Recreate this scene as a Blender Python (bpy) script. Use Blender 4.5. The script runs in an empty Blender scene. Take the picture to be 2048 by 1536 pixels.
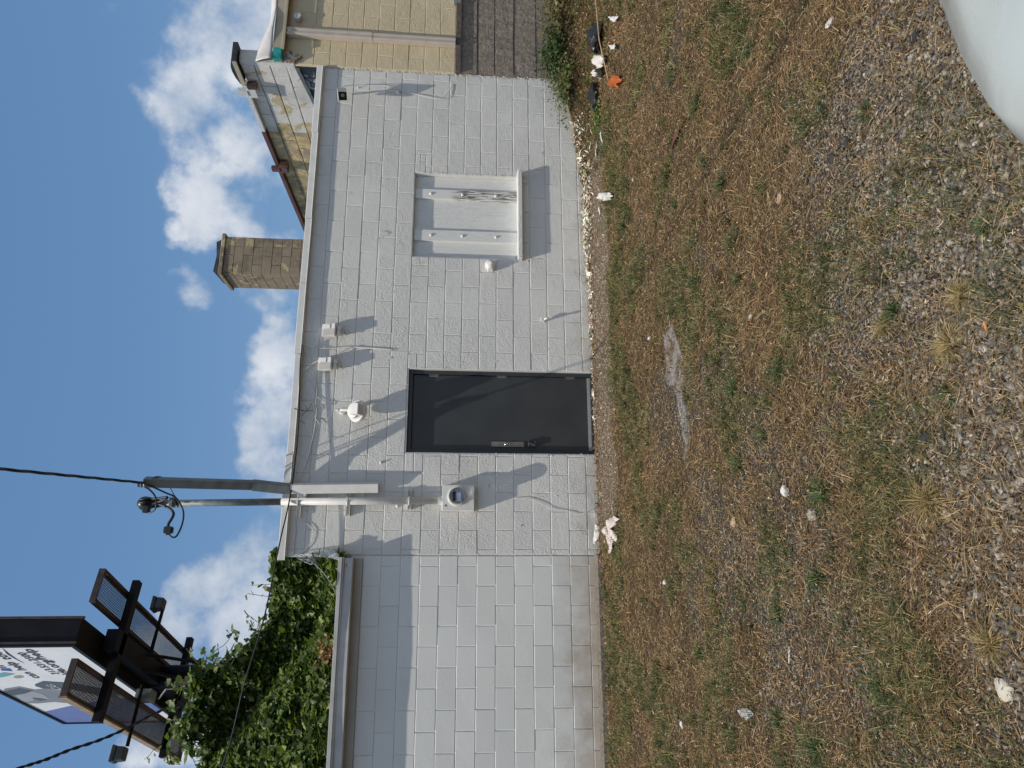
import bpy, math, random
import numpy as np
from mathutils import Vector, Matrix, Quaternion
R = math.radians
random.seed(7); rng = np.random.default_rng(11)
sc = bpy.context.scene
# ------------------------------------------------------------------ camera, sun, sky, exposure
F = 1420.0
CAM = Vector((0.0, -7.8928, 1.50465))
FW = Vector((0.26045726, 0.96200773, -0.08187277)).normalized()
RT = Vector((0.96548047, -0.25978812, 0.01891012)).normalized()
UP = RT.cross(FW).normalized()
cd = bpy.data.cameras.new('camera'); cam = bpy.data.objects.new('camera', cd); sc.collection.objects.link(cam)
# the photograph was taken with the phone turned on its side: world up is to the picture's left
cam.matrix_world = Matrix.Translation(CAM) @ Matrix((-UP, RT, -FW)).transposed().to_4x4()
cd.sensor_width = 36.0; cd.lens = F / 2048 * 36.0; cd.clip_end = 3000; cd.clip_start = 0.05
sc.camera = cam
SUN = Vector((0.35, 0.27, -1.0)).normalized()        # direction the light travels
sl = bpy.data.lights.new('sun', 'SUN'); sl.energy = 3.9; sl.angle = R(0.5); sl.color = (1.0, 0.935, 0.81)
so = bpy.data.objects.new('sun', sl); sc.collection.objects.link(so)
so.rotation_euler = SUN.to_track_quat('-Z', 'Y').to_euler(); so.location = (-6, -6, 20)
sc.view_settings.view_transform = 'Standard'; sc.view_settings.look = 'None'
sc.view_settings.gamma = 1.0; sc.view_settings.exposure = -0.05; sc.view_settings.use_curve_mapping = False
SKY_STRENGTH = 0.1

def ray(x, y):                      # x, y: photograph pixels (2048 x 1536)
    return (FW * F + RT * ((1536 - y) - 768) - UP * (x - 1024))
def PY(x, y, Y=0.0):                # point of that sight line on the plane y = Y
    d = ray(x, y); return CAM + d * ((Y - CAM.y) / d.y)
def PZ(x, y, Z):
    d = ray(x, y); return CAM + d * ((Z - CAM.z) / d.z)
def PX(x, y, X):
    d = ray(x, y); return CAM + d * ((X - CAM.x) / d.x)
def PD(x, y, dep):
    return CAM + ray(x, y) * (dep / F)

w = bpy.data.worlds.new('World'); sc.world = w; w.use_nodes = True
nt = w.node_tree; N = nt.nodes; L = nt.links; N.clear()
def wn(t, **k):
    n = N.new(t)
    for a, b in k.items(): setattr(n, a, b)
    return n
def wm(op, a, b=None, c=None, clamp=False):
    n = N.new('ShaderNodeMath'); n.operation = op; n.use_clamp = clamp
    for i, v in enumerate((a, b, c)):
        if v is None: continue
        if isinstance(v, (int, float)): n.inputs[i].default_value = v
        else: L.new(v, n.inputs[i])
    return n.outputs[0]
sky = wn('ShaderNodeTexSky', sky_type='NISHITA'); sky.sun_disc = False
sky.sun_elevation = math.asin(-SUN.z); sky.sun_rotation = math.atan2(-SUN.x, -SUN.y)
sky.altitude = 200; sky.air_density = 1.25; sky.dust_density = 1.6; sky.ozone_density = 3.0
tc = wn('ShaderNodeTexCoord')
wnoise = wn('ShaderNodeTexNoise'); wnoise.inputs['Scale'].default_value = 3.5; wnoise.inputs['Detail'].default_value = 6; wnoise.inputs['Roughness'].default_value = .62
L.new(tc.outputs['Generated'], wnoise.inputs['Vector'])
vs = wn('ShaderNodeVectorMath', operation='SUBTRACT'); L.new(wnoise.outputs['Color'], vs.inputs[0]); vs.inputs[1].default_value = (.5, .5, .5)
vsc = wn('ShaderNodeVectorMath', operation='SCALE'); L.new(vs.outputs[0], vsc.inputs[0]); vsc.inputs['Scale'].default_value = .13
va = wn('ShaderNodeVectorMath', operation='ADD'); L.new(tc.outputs['Generated'], va.inputs[0]); L.new(vsc.outputs[0], va.inputs[1])
vn = wn('ShaderNodeVectorMath', operation='NORMALIZE'); L.new(va.outputs[0], vn.inputs[0])
# cumulus: (photo x, photo y, radius in px, weight)
CL = [(430, 40, 95, 1), (500, 60, 110, 1), (400, 190, 105, .9), (450, 120, 100, .9), (350, 225, 55, .7), (480, 250, 110, .9), (430, 320, 90, .75),
      (400, 390, 75, 1), (450, 420, 90, .9), (385, 470, 52, 1), (395, 430, 55, 1), (510, 350, 90, .7), (374, 578, 42, .75),
      (560, 700, 70, 1), (555, 640, 45, .7), (545, 770, 75, 1), (540, 850, 70, 1), (530, 925, 60, 1), (580, 820, 80, 1), (575, 1000, 45, .9), (570, 920, 70, 1),
      (530, 1090, 60, 1), (490, 1130, 60, 1), (440, 1170, 70, 1), (390, 1200, 70, 1), (370, 1260, 65, 1), (450, 1260, 80, 1), (350, 1330, 60, .9),
      (520, 1200, 90, 1), (310, 1515, 60, 1), (370, 1500, 60, 1), (215, 12, 22, .5), (560, 500, 60, .45), (520, 560, 50, .4)]
# clouds outside the view are added further down, as white fill light
dirs = [(ray(x, y).normalized(), r / F, wt) for (x, y, r, wt) in CL]
acc = None
for d, r, wt in dirs:
    dt = wn('ShaderNodeVectorMath', operation='DOT_PRODUCT'); L.new(vn.outputs[0], dt.inputs[0]); dt.inputs[1].default_value = d
    c = math.cos(r * 1.02)
    m = wm('MULTIPLY_ADD', dt.outputs['Value'], wt / (1 - c), -wt * c / (1 - c))
    acc = m if acc is None else wm('MAXIMUM', acc, m)
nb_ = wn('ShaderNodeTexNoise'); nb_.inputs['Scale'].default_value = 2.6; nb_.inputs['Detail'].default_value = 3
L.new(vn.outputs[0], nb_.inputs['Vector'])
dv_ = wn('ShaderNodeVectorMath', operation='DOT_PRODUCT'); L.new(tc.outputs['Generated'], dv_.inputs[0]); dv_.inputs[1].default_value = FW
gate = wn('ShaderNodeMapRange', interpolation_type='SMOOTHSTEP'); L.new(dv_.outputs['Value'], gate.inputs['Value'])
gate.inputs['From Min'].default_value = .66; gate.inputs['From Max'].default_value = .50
rest = wm('MULTIPLY_ADD', wm('MULTIPLY_ADD', nb_.outputs['Fac'], 9.0, 3.8), gate.outputs[0], -8.0)  # unseen noise clouds, added off the view cone to neutralise blue shade
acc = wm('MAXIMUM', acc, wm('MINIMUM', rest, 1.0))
n2 = wn('ShaderNodeTexNoise'); n2.inputs['Scale'].default_value = 15; n2.inputs['Detail'].default_value = 9; n2.inputs['Roughness'].default_value = .58
L.new(tc.outputs['Generated'], n2.inputs['Vector'])
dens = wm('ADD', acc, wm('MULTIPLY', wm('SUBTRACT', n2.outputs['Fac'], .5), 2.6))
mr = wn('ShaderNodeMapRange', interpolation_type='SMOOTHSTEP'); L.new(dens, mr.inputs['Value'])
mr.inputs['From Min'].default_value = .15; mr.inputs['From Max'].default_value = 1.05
n3 = wn('ShaderNodeTexNoise'); n3.inputs['Scale'].default_value = 7; n3.inputs['Detail'].default_value = 7; n3.inputs['Roughness'].default_value = .6
vo = wn('ShaderNodeVectorMath', operation='ADD'); L.new(tc.outputs['Generated'], vo.inputs[0]); vo.inputs[1].default_value = (.3, .1, .7)
L.new(vo.outputs[0], n3.inputs['Vector'])
cmix = wn('ShaderNodeMix', data_type='RGBA')
mr3 = wn('ShaderNodeMapRange'); L.new(wm('ADD', n3.outputs['Fac'], wm('MULTIPLY', n2.outputs['Fac'], .35)), mr3.inputs['Value']); mr3.inputs['From Min'].default_value = .52; mr3.inputs['From Max'].default_value = .82
L.new(mr3.outputs[0], cmix.inputs['Factor'])
CB = 1.0 / SKY_STRENGTH
cmix.inputs['A'].default_value = (.40 * CB, .49 * CB, .62 * CB, 1); cmix.inputs['B'].default_value = (.84 * CB, .86 * CB, .90 * CB, 1)
hz = wn('ShaderNodeMix', data_type='RGBA'); hz.inputs['Factor'].default_value = .45
L.new(sky.outputs[0], hz.inputs['A']); hz.inputs['B'].default_value = (.125 * CB, .315 * CB, .63 * CB, 1)
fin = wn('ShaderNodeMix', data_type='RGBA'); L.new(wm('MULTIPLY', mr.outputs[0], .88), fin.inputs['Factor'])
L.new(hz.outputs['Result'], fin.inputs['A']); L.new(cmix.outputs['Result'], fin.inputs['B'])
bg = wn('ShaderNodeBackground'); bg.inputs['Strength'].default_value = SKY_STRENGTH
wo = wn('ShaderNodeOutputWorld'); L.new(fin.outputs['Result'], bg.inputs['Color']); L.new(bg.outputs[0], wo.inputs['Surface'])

# ------------------------------------------------------------------ helpers
COL = sc.collection
class MB:
    def __init__(s): s.v = []; s.f = []; s.m = []
    def add(s, vs, fs, mi=0):
        o = len(s.v); s.v += [tuple(v) for v in vs]; s.f += [tuple(i + o for i in f) for f in fs]; s.m += [mi] * len(fs); return s
    def box(s, x0, x1, y0, y1, z0, z1, mi=0, rot=None, bev=0):
        if bev:
            b = bev; pts = []
            for z, i in ((z0, b), (z0 + b, 0), (z1 - b, 0), (z1, b)):
                pts += [(x0 + i + b * .0, y0 + i, z), (x1 - i, y0 + i, z), (x1 - i, y1 - i, z), (x0 + i, y1 - i, z)]
            # chamfer vertical edges too
            fs = [(3, 2, 1, 0), (12, 13, 14, 15)]
            for k in range(3):
                for j in range(4):
                    fs.append((k * 4 + j, k * 4 + (j + 1) % 4, k * 4 + 4 + (j + 1) % 4, k * 4 + 4 + j))
        else:
            pts = [(x0, y0, z0), (x1, y0, z0), (x1, y1, z0), (x0, y1, z0), (x0, y0, z1), (x1, y0, z1), (x1, y1, z1), (x0, y1, z1)]
            fs = [(3, 2, 1, 0), (4, 5, 6, 7), (0, 1, 5, 4), (1, 2, 6, 5), (2, 3, 7, 6), (3, 0, 4, 7)]
        if rot is not None:
            c = Vector(((x0 + x1) / 2, (y0 + y1) / 2, (z0 + z1) / 2)); pts = [c + rot @ (Vector(p) - c) for p in pts]
        return s.add(pts, fs, mi)
    def tube(s, pts, r, n=8, mi=0, cap=True):
        pts = [Vector(p) for p in pts]; rs = r if isinstance(r, (list, tuple)) else [r] * len(pts)
        t0 = (pts[1] - pts[0]).normalized(); u = t0.orthogonal().normalized(); vs = []
        for i, p in enumerate(pts):
            t = (pts[min(i + 1, len(pts) - 1)] - pts[max(i - 1, 0)])
            t = t.normalized() if t.length > 1e-9 else t0
            u = (u - t * u.dot(t)); u = u.normalized() if u.length > 1e-6 else t.orthogonal().normalized()
            v = t.cross(u)
            for k in range(n):
                a = 2 * math.pi * k / n; vs.append(p + (u * math.cos(a) + v * math.sin(a)) * rs[i])
        fs = [(i * n + k, i * n + (k + 1) % n, (i + 1) * n + (k + 1) % n, (i + 1) * n + k) for i in range(len(pts) - 1) for k in range(n)]
        if cap: fs += [tuple(range(n))[::-1], tuple((len(pts) - 1) * n + k for k in range(n))]
        return s.add(vs, fs, mi)
    def lathe(s, prof, n=24, mat=None, mi=0):          # prof: (radius, height) about local z
        vs = []; M = mat or Matrix()
        for r, h in prof:
            for k in range(n):
                a = 2 * math.pi * k / n; vs.append(M @ Vector((r * math.cos(a), r * math.sin(a), h)))
        fs = [(i * n + k, i * n + (k + 1) % n, (i + 1) * n + (k + 1) % n, (i + 1) * n + k) for i in range(len(prof) - 1) for k in range(n)]
        fs += [tuple(range(n))[::-1], tuple((len(prof) - 1) * n + k for k in range(n))]
        return s.add(vs, fs, mi)
    def prism(s, pts, d, mi=0):                         # polygon pts extruded by vector d
        pts = [Vector(p) for p in pts]; n = len(pts); d = Vector(d)
        return s.add(pts + [p + d for p in pts], [tuple(range(n))[::-1], tuple(range(n, 2 * n))] + [(k, (k + 1) % n, n + (k + 1) % n, n + k) for k in range(n)], mi)
    def mesh(s, name, mats, smooth=False):
        me = bpy.data.meshes.new(name); me.from_pydata(s.v, [], s.f)
        for m in (mats if isinstance(mats, (list, tuple)) else [mats]): me.materials.append(m)
        if any(s.m): me.polygons.foreach_set('material_index', s.m)
        if smooth: me.polygons.foreach_set('use_smooth', [True] * len(me.polygons))
        me.update(); return me
    def build(s, name, mats, parent=None, smooth=False, label=None, bevel=0):
        return link(name, s.mesh(name, mats, smooth), parent, label, bevel)
def link(name, me, parent=None, label=None, bevel=0):
    o = bpy.data.objects.new(name, me); COL.objects.link(o)
    if parent is not None:
        o.parent = parent
        o.matrix_parent_inverse = Matrix.Translation(parent.location).inverted() if parent.parent is None else Matrix()
    if label: o['label'] = label
    if bevel:
        b = o.modifiers.new('bevel', 'BEVEL'); b.width = bevel; b.segments = 2; b.limit_method = 'ANGLE'; b.angle_limit = R(40)
    return o
def sub(child, parent):                 # sub-part: vertices are in world coordinates, so undo the thing's offset
    child.parent = parent; child.matrix_parent_inverse = Matrix.Identity(4); return child
def tag(o, label, cat, group=None, kind=None):
    if label: o['label'] = label
    if cat: o['category'] = cat
    if group: o['group'] = group
    if kind: o['kind'] = kind
    return o
def thing(name, label, cat, loc=(0, 0, 0), group=None):
    o = bpy.data.objects.new(name, None); COL.objects.link(o); o.location = loc; o.empty_display_size = .1
    return tag(o, label, cat, group)
def spline(pts, n=8):                   # Catmull-Rom
    pts = [Vector(p) for p in pts]; out = []
    P = [pts[0] * 2 - pts[1]] + pts + [pts[-1] * 2 - pts[-2]]
    for i in range(1, len(P) - 2):
        for k in range(n):
            t = k / n; a, b, c, d = P[i - 1], P[i], P[i + 1], P[i + 2]
            out.append(.5 * ((2 * b) + (c - a) * t + (2 * a - 5 * b + 4 * c - d) * t * t + (3 * b - a - 3 * c + d) * t ** 3))
    out.append(pts[-1]); return out
# ---- materials
def nmat(name):
    m = bpy.data.materials.new(name); m.use_nodes = True; t = m.node_tree
    return m, t, t.nodes['Principled BSDF']
def mk(t, ty, **k):
    n = t.nodes.new(ty)
    for a, b in k.items():
        if a in n.inputs: n.inputs[a].default_value = b
        else: setattr(n, a, b)
    return n
def ramp(t, fac, stops):
    n = t.nodes.new('ShaderNodeValToRGB'); e = n.color_ramp.elements
    while len(e) < len(stops): e.new(.5)
    for i, (p, c) in enumerate(stops): e[i].position = p; e[i].color = (*c, 1) if len(c) == 3 else c
    t.links.new(fac, n.inputs['Fac']); return n.outputs['Color']
def noise(t, scale, detail=4, rough=.55, vec=None, dist=0):
    n = mk(t, 'ShaderNodeTexNoise', Scale=scale, Detail=detail, Roughness=rough, Distortion=dist)
    if vec is None:
        g = t.nodes.get('geo') or t.nodes.new('ShaderNodeNewGeometry'); g.name = 'geo'; vec = g.outputs['Position']
    t.links.new(vec, n.inputs['Vector']); return n.outputs['Fac']
def mixc(t, fac, a, b, blend='MIX'):
    n = t.nodes.new('ShaderNodeMix'); n.data_type = 'RGBA'; n.blend_type = blend
    for i, v in (('Factor', fac), ('A', a), ('B', b)):
        if isinstance(v, (int, float)): n.inputs[i].default_value = v
        elif isinstance(v, tuple): n.inputs[i].default_value = (*v, 1) if len(v) == 3 else v
        else: t.links.new(v, n.inputs[i])
    return n.outputs['Result']
def math_(t, op, a, b=0.0, clamp=False):
    n = t.nodes.new('ShaderNodeMath'); n.operation = op; n.use_clamp = clamp
    for i, v in enumerate((a, b)):
        if isinstance(v, (int, float)): n.inputs[i].default_value = v
        else: t.links.new(v, n.inputs[i])
    return n.outputs[0]
def bump(t, bs, h, dist, strength=1.0, normal=None):
    b = mk(t, 'ShaderNodeBump', Distance=dist, Strength=strength); t.links.new(h, b.inputs['Height'])
    if normal is not None: t.links.new(normal, b.inputs['Normal'])
    t.links.new(b.outputs[0], bs.inputs['Normal']); return b.outputs[0]
def simple(name, col, rough=.6, metal=0.0, var=.12, vs=6, bmp=0, bs_=40, spec=.5):
    m, t, b = nmat(name)
    f = noise(t, vs, 5); c2 = tuple(max(0, c * (1 - var * 1.6)) for c in col); c1 = tuple(min(1, c * (1 + var)) for c in col)
    t.links.new(ramp(t, f, [(.3, c2), (.7, c1)]), b.inputs['Base Color'])
    b.inputs['Roughness'].default_value = rough; b.inputs['Metallic'].default_value = metal; b.inputs['Specular IOR Level'].default_value = spec
    if bmp: bump(t, b, noise(t, bs_, 4), bmp)
    return m
def sepz(t):
    g = t.nodes.get('geo') or t.nodes.new('ShaderNodeNewGeometry'); g.name = 'geo'
    s = t.nodes.get('sep')
    if not s:
        s = t.nodes.new('ShaderNodeSeparateXYZ'); s.name = 'sep'; t.links.new(g.outputs['Position'], s.inputs[0])
    return s.outputs
def smooth(t, v, a, b):
    n = t.nodes.new('ShaderNodeMapRange'); n.interpolation_type = 'SMOOTHSTEP'; t.links.new(v, n.inputs['Value'])
    n.inputs['From Min'].default_value = a; n.inputs['From Max'].default_value = b; return n.outputs[0]
def painted_block(name, base, rough_amt, dirt, zdirt=.5, patch=None):
    m, t, b = nmat(name)
    f = noise(t, 1.1, 6, .6)
    col = ramp(t, f, [(.3, tuple(c * .93 for c in base)), (.7, tuple(min(1, c * 1.03) for c in base))])
    oi = t.nodes.new('ShaderNodeObjectInfo')
    rr = t.nodes.new('ShaderNodeMapRange'); t.links.new(oi.outputs['Random'], rr.inputs['Value']); rr.inputs['To Min'].default_value = .955; rr.inputs['To Max'].default_value = 1.02
    vmul = t.nodes.new('ShaderNodeVectorMath'); vmul.operation = 'SCALE'; t.links.new(col, vmul.inputs[0]); t.links.new(rr.outputs[0], vmul.inputs['Scale'])
    col = vmul.outputs[0]
    # soil splash that fades upwards from the ground, and small chips
    z = sepz(t)[2]
    d = math_(t, 'ADD', z, math_(t, 'MULTIPLY', noise(t, 3.2, 6, .65), -.9))
    dm = smooth(t, d, zdirt - .55, -.62)
    col = mixc(t, math_(t, 'MULTIPLY', dm, dirt), col, (.33, .25, .165))
    sp = noise(t, 55, 3, .5)
    col = mixc(t, smooth(t, sp, .725, .76), col, tuple(c * .62 for c in base))
    st = noise(t, 9, 6, .7)
    col = mixc(t, math_(t, 'MULTIPLY', smooth(t, st, .58, .75), .16), col, (.45, .42, .37))
    t.links.new(col, b.inputs['Base Color'])
    b.inputs['Roughness'].default_value = .62; b.inputs['Specular IOR Level'].default_value = .35
    mp = t.nodes.new('ShaderNodeMapping'); mp.inputs['Scale'].default_value = (1.5, 1, .8); t.links.new(t.nodes['geo'].outputs['Position'], mp.inputs['Vector'])
    h1 = noise(t, 62, 5, .6, mp.outputs[0], .4); h2 = noise(t, 14, 4, .5)
    h = math_(t, 'ADD', math_(t, 'MULTIPLY', h1, 1.0), math_(t, 'MULTIPLY', h2, .55))
    # rough and smooth patches, where the roller missed the pores
    amt = t.nodes.new('ShaderNodeMapRange'); t.links.new(noise(t, 1.7, 3), amt.inputs['Value'])
    amt.inputs['From Min'].default_value = .35; amt.inputs['From Max'].default_value = .65
    amt.inputs['To Min'].default_value = rough_amt * .45; amt.inputs['To Max'].default_value = rough_amt * 1.15
    bn = mk(t, 'ShaderNodeBump', Strength=1.0); t.links.new(h, bn.inputs['Height']); t.links.new(amt.outputs[0], bn.inputs['Distance'])
    t.links.new(bn.outputs[0], b.inputs['Normal'])
    return m
M = {}
M['white_rough'] = painted_block('white_block_paint', (.72, .705, .665), .0115, .35, .25)
M['white_smooth'] = painted_block('white_annex_paint', (.71, .705, .675), .0026, .75, .55)
M['white_side'] = painted_block('old_white_paint', (.64, .64, .62), .0130, .1, 0)
M['beige_paint'] = painted_block('beige_block_paint', (.67, .56, .37), .0110, .2, .3)
M['white_trim'] = simple('white_trim_paint', (.67, .66, .63), .45, 0, .05, 8, .0006, 60)
M['white_fix'] = simple('overpainted_white', (.72, .70, .66), .5, 0, .05, 12, .0008, 90)
M['grey_trim'] = simple('grey_white_fascia_paint', (.50, .49, .475), .55, 0, .10, 5, .0008, 60)
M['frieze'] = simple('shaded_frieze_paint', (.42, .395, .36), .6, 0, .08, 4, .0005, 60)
M['tan_trim'] = simple('tan_fascia', (.42, .365, .265), .5, 0, .08, 5)
M['beige_metal'] = simple('beige_downspout_metal', (.52, .45, .385), .42, 0, .06, 7)
M['galv'] = simple('galvanised_steel', (.23, .26, .265), .6, .35, .2, 14)
M['mast'] = simple('weathered_grey_steel', (.21, .23, .23), .5, .25, .18, 9)
M['black_plastic'] = simple('black_plastic', (.016, .017, .02), .38, 0, .2, 9)
M['black_rubber'] = simple('black_cable', (.014, .015, .018), .5, 0, .2, 9)
M['black_paint'] = simple('black_steel_paint', (.009, .009, .012), .6, 0, .3, 2, spec=.2)
M['rust_black'] = simple('rust_brown_steel', (.075, .050, .042), .7, 0, .35, 3)
M['door'] = simple('charcoal_door_paint', (.042, .045, .047), .40, 0, .16, 2.2, .0005, 30)
M['door_frame'] = simple('charcoal_frame_paint', (.036, .042, .048), .4, 0, .08, 3)
M['steel'] = simple('brushed_steel', (.33, .31, .27), .35, .85, .15, 20)
M['sweep'] = simple('grey_aluminium_strip', (.34, .34, .34), .5, .2, .1, 20)
M['chrome'] = simple('bright_steel', (.6, .6, .6), .2, 1.0, .05, 20)
M['teal'] = simple('teal_flashing', (.02, .30, .26), .5, 0, .2, 12)
M['membrane'] = simple('white_roof_membrane', (.66, .62, .60), .5, 0, .1, 6, .006, 9)
M['tar'] = simple('black_roof_tar', (.03, .031, .034), .5, 0, .5, 5, .01, 14)
def tarsilver():
    m, t, b = nmat('black_and_silver_roof_coating')
    f = smooth(t, noise(t, 6, 6, .7, None, 1.2), .52, .60)
    t.links.new(mixc(t, f, (.018, .018, .02), (.42, .43, .44)), b.inputs['Base Color']); b.inputs['Roughness'].default_value = .35
    bump(t, b, noise(t, 18, 4), .012); return m
M['tarsilver'] = None
M['brown_metal'] = simple('brown_gutter_metal', (.12, .055, .045), .5, 0, .35, 3)
M['glass_dark'] = simple('black_lens', (.01, .01, .012), .1, 0, .1, 9)
M['paper'] = simple('white_paper', (.60, .58, .54), .7, 0, .05, 20, .002, 60)
M['cloth'] = simple('pinkish_grey_cloth', (.60, .52, .48), .85, 0, .1, 14, .002, 70)
M['plastic_bag'] = simple('black_bag_film', (.016, .017, .02), .28, 0, .3, 9, .03, 11)
M['orange'] = simple('orange_plastic', (.42, .10, .025), .5, 0, .15, 12)
M['butt'] = simple('cigarette_filter_paper', (.72, .29, .10), .7, 0, .1, 60)
M['chip'] = simple('white_paint_chip', (.72, .68, .62), .6, 0, .12, 30)
M['car'] = None

# chimney / bare block with flaking cream paint
def old_block(name, grey, flake, thr, soot=.6, lo=.35, hi=1.35):
    m, t, b = nmat(name)
    g = ramp(t, noise(t, 2.4, 8, .7), [(.28, tuple(c * lo for c in grey)), (.5, grey), (.75, tuple(c * hi for c in grey))])
    fl = noise(t, 3.3, 7, .68, None, .6)
    col = mixc(t, smooth(t, fl, thr, thr + .015), g, ramp(t, noise(t, 14, 4), [(.3, tuple(c * .75 for c in flake)), (.7, flake)]))
    col = mixc(t, math_(t, 'MULTIPLY', smooth(t, noise(t, 1.6, 5, .6), .5, .72), soot), col, (.035, .033, .028))
    t.links.new(col, b.inputs['Base Color']); b.inputs['Roughness'].default_value = .9
    bump(t, b, math_(t, 'ADD', noise(t, 60, 4), math_(t, 'MULTIPLY', fl, 1.2)), .008); return m
M['chimney'] = old_block('sooty_chimney_block', (.27, .215, .15), (.56, .45, .25), .572, .5, .5, 1.3)
M['sidewall_y'] = old_block('flaking_yellow_block', (.40, .33, .21), (.68, .53, .28), .49, .60, .5, 1.2)
M['sidewall_w'] = old_block('old_white_side_paint', (.66, .64, .59), (.58, .47, .28), .57, .30, .74, 1.08)

def parge(name, c0):
    m, t, b = nmat(name)
    f = noise(t, 26, 5, .7)
    col = ramp(t, f, [(.3, tuple(c * .5 for c in c0)), (.7, tuple(c * 1.3 for c in c0))])
    mp = t.nodes.new('ShaderNodeMapping'); mp.inputs['Scale'].default_value = (6, 1, 1.2); mp.inputs['Rotation'].default_value = (0, R(8), 0)
    t.links.new(t.nodes['geo'].outputs['Position'], mp.inputs['Vector'])
    col = mixc(t, math_(t, 'MULTIPLY', smooth(t, noise(t, 3, 5, .6, mp.outputs[0]), .45, .7), .5), col, tuple(c * .45 for c in c0))
    t.links.new(col, b.inputs['Base Color']); b.inputs['Roughness'].default_value = .95
    bump(t, b, math_(t, 'ADD', f, noise(t, 9, 3)), .02); return m
M['parge'] = parge('rough_brown_render', (.30, .25, .205))
M['ledge'] = parge('brown_ledge_stone', (.15, .115, .09))
M['footing'] = parge('grey_footing_concrete', (.20, .17, .135))
M['roofing'] = simple('roll_roofing', (.10, .10, .10), .9, 0, .3, 8, .004, 60)

def wood(name, base, crack):
    m, t, b = nmat(name)
    mp = t.nodes.new('ShaderNodeMapping'); mp.inputs['Scale'].default_value = (9, 9, .9)
    g = t.nodes.new('ShaderNodeNewGeometry'); g.name = 'geo'; t.links.new(g.outputs['Position'], mp.inputs['Vector'])
    f = noise(t, 3.2, 7, .62, mp.outputs[0], 1.4)
    wv = math_(t, 'FRACT', math_(t, 'MULTIPLY', f, 6.0))
    col = mixc(t, math_(t, 'MULTIPLY', smooth(t, wv, .86, 1.0), crack), base, (.42, .39, .34))
    t.links.new(col, b.inputs['Base Color']); b.inputs['Roughness'].default_value = .6
    bump(t, b, math_(t, 'ADD', math_(t, 'MULTIPLY', smooth(t, wv, .8, 1.0), -.6), noise(t, 30, 3)), .0016); return m
M['wood_white'] = wood('white_painted_plywood', (.745, .74, .71), .16)
M['wood_peel'] = None
def peel():
    m, t, b = nmat('peeling_white_timber')
    mp = t.nodes.new('ShaderNodeMapping'); mp.inputs['Scale'].default_value = (30, 30, 1.6)
    g = t.nodes.new('ShaderNodeNewGeometry'); g.name = 'geo'; t.links.new(g.outputs['Position'], mp.inputs['Vector'])
    f = noise(t, 3.0, 7, .7, mp.outputs[0], .6)
    z = sepz(t)[2]; low = smooth(t, z, 1.62, 1.45)
    fac = math_(t, 'MULTIPLY', smooth(t, f, .50, .54), low)
    t.links.new(mixc(t, fac, (.74, .735, .70), (.17, .145, .11)), b.inputs['Base Color']); b.inputs['Roughness'].default_value = .7
    bump(t, b, math_(t, 'ADD', f, math_(t, 'MULTIPLY', fac, -.8)), .004); return m
M['wood_peel'] = peel()

def leafmat(name, rough=.5, trans=.25):
    m, t, b = nmat(name)
    a = t.nodes.new('ShaderNodeAttribute'); a.attribute_name = 'col'
    t.links.new(a.outputs['Color'], b.inputs['Base Color']); b.inputs['Roughness'].default_value = rough; b.inputs['Specular IOR Level'].default_value = .3
    tr = t.nodes.new('ShaderNodeBsdfTranslucent')
    sc_ = t.nodes.new('ShaderNodeVectorMath'); sc_.operation = 'MULTIPLY'; t.links.new(a.outputs['Color'], sc_.inputs[0]); sc_.inputs[1].default_value = (1.5, 1.6, .7)
    t.links.new(sc_.outputs[0], tr.inputs['Color'])
    mx = t.nodes.new('ShaderNodeMixShader'); mx.inputs[0].default_value = trans
    t.links.new(b.outputs[0], mx.inputs[1]); t.links.new(tr.outputs[0], mx.inputs[2])
    t.links.new(mx.outputs[0], t.nodes['Material Output'].inputs['Surface']); return m
M['leaf'] = leafmat('leaf', .45, .3); M['blade'] = leafmat('grass_blade', .7, .12)
def stonemat():
    m, t, b = nmat('gravel_stone')
    a = t.nodes.new('ShaderNodeAttribute'); a.attribute_name = 'col'
    t.links.new(mixc(t, .5, a.outputs['Color'], ramp(t, noise(t, 120, 3), [(.3, (.45, .45, .45)), (.7, (1, 1, 1))]), 'MULTIPLY'), b.inputs['Base Color'])
    b.inputs['Roughness'].default_value = .85; return m
M['stone'] = stonemat()
def carpaint():
    m, t, b = nmat('pale_grey_car_paint')
    t.links.new(ramp(t, noise(t, 2.5, 5), [(.3, (.40, .43, .41)), (.7, (.47, .50, .48))]), b.inputs['Base Color'])
    t.links.new(ramp(t, noise(t, 7, 6, .7), [(.35, (.16, .16, .16)), (.7, (.42, .42, .42))]), b.inputs['Roughness'])
    b.inputs['Coat Weight'].default_value = .5; b.inputs['Coat Roughness'].default_value = .12; return m
M['car'] = carpaint(); M['tarsilver'] = tarsilver()

# ------------------------------------------------------------------ ground
def vnoise(x, y, s, seed=0, oct=4):
    x = np.asarray(x, float); y = np.asarray(y, float); out = np.zeros_like(x); amp = 1; tot = 0
    for o in range(oct):
        g = np.random.default_rng(seed * 17 + o).random((64, 64))
        X = x * s * 2 ** o + o * 7.3; Y = y * s * 2 ** o + o * 3.1
        xi = np.floor(X).astype(int); yi = np.floor(Y).astype(int); fx = X - xi; fy = Y - yi
        fx = fx * fx * (3 - 2 * fx); fy = fy * fy * (3 - 2 * fy)
        a = g[xi % 64, yi % 64]; b = g[(xi + 1) % 64, yi % 64]; c = g[xi % 64, (yi + 1) % 64]; d = g[(xi + 1) % 64, (yi + 1) % 64]
        out += amp * ((a * (1 - fx) + b * fx) * (1 - fy) + (c * (1 - fx) + d * fx) * fy); tot += amp; amp *= .5
    return out / tot
def ss(v, a, b):
    t = np.clip((v - a) / (b - a), 0, 1); return t * t * (3 - 2 * t)
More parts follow.
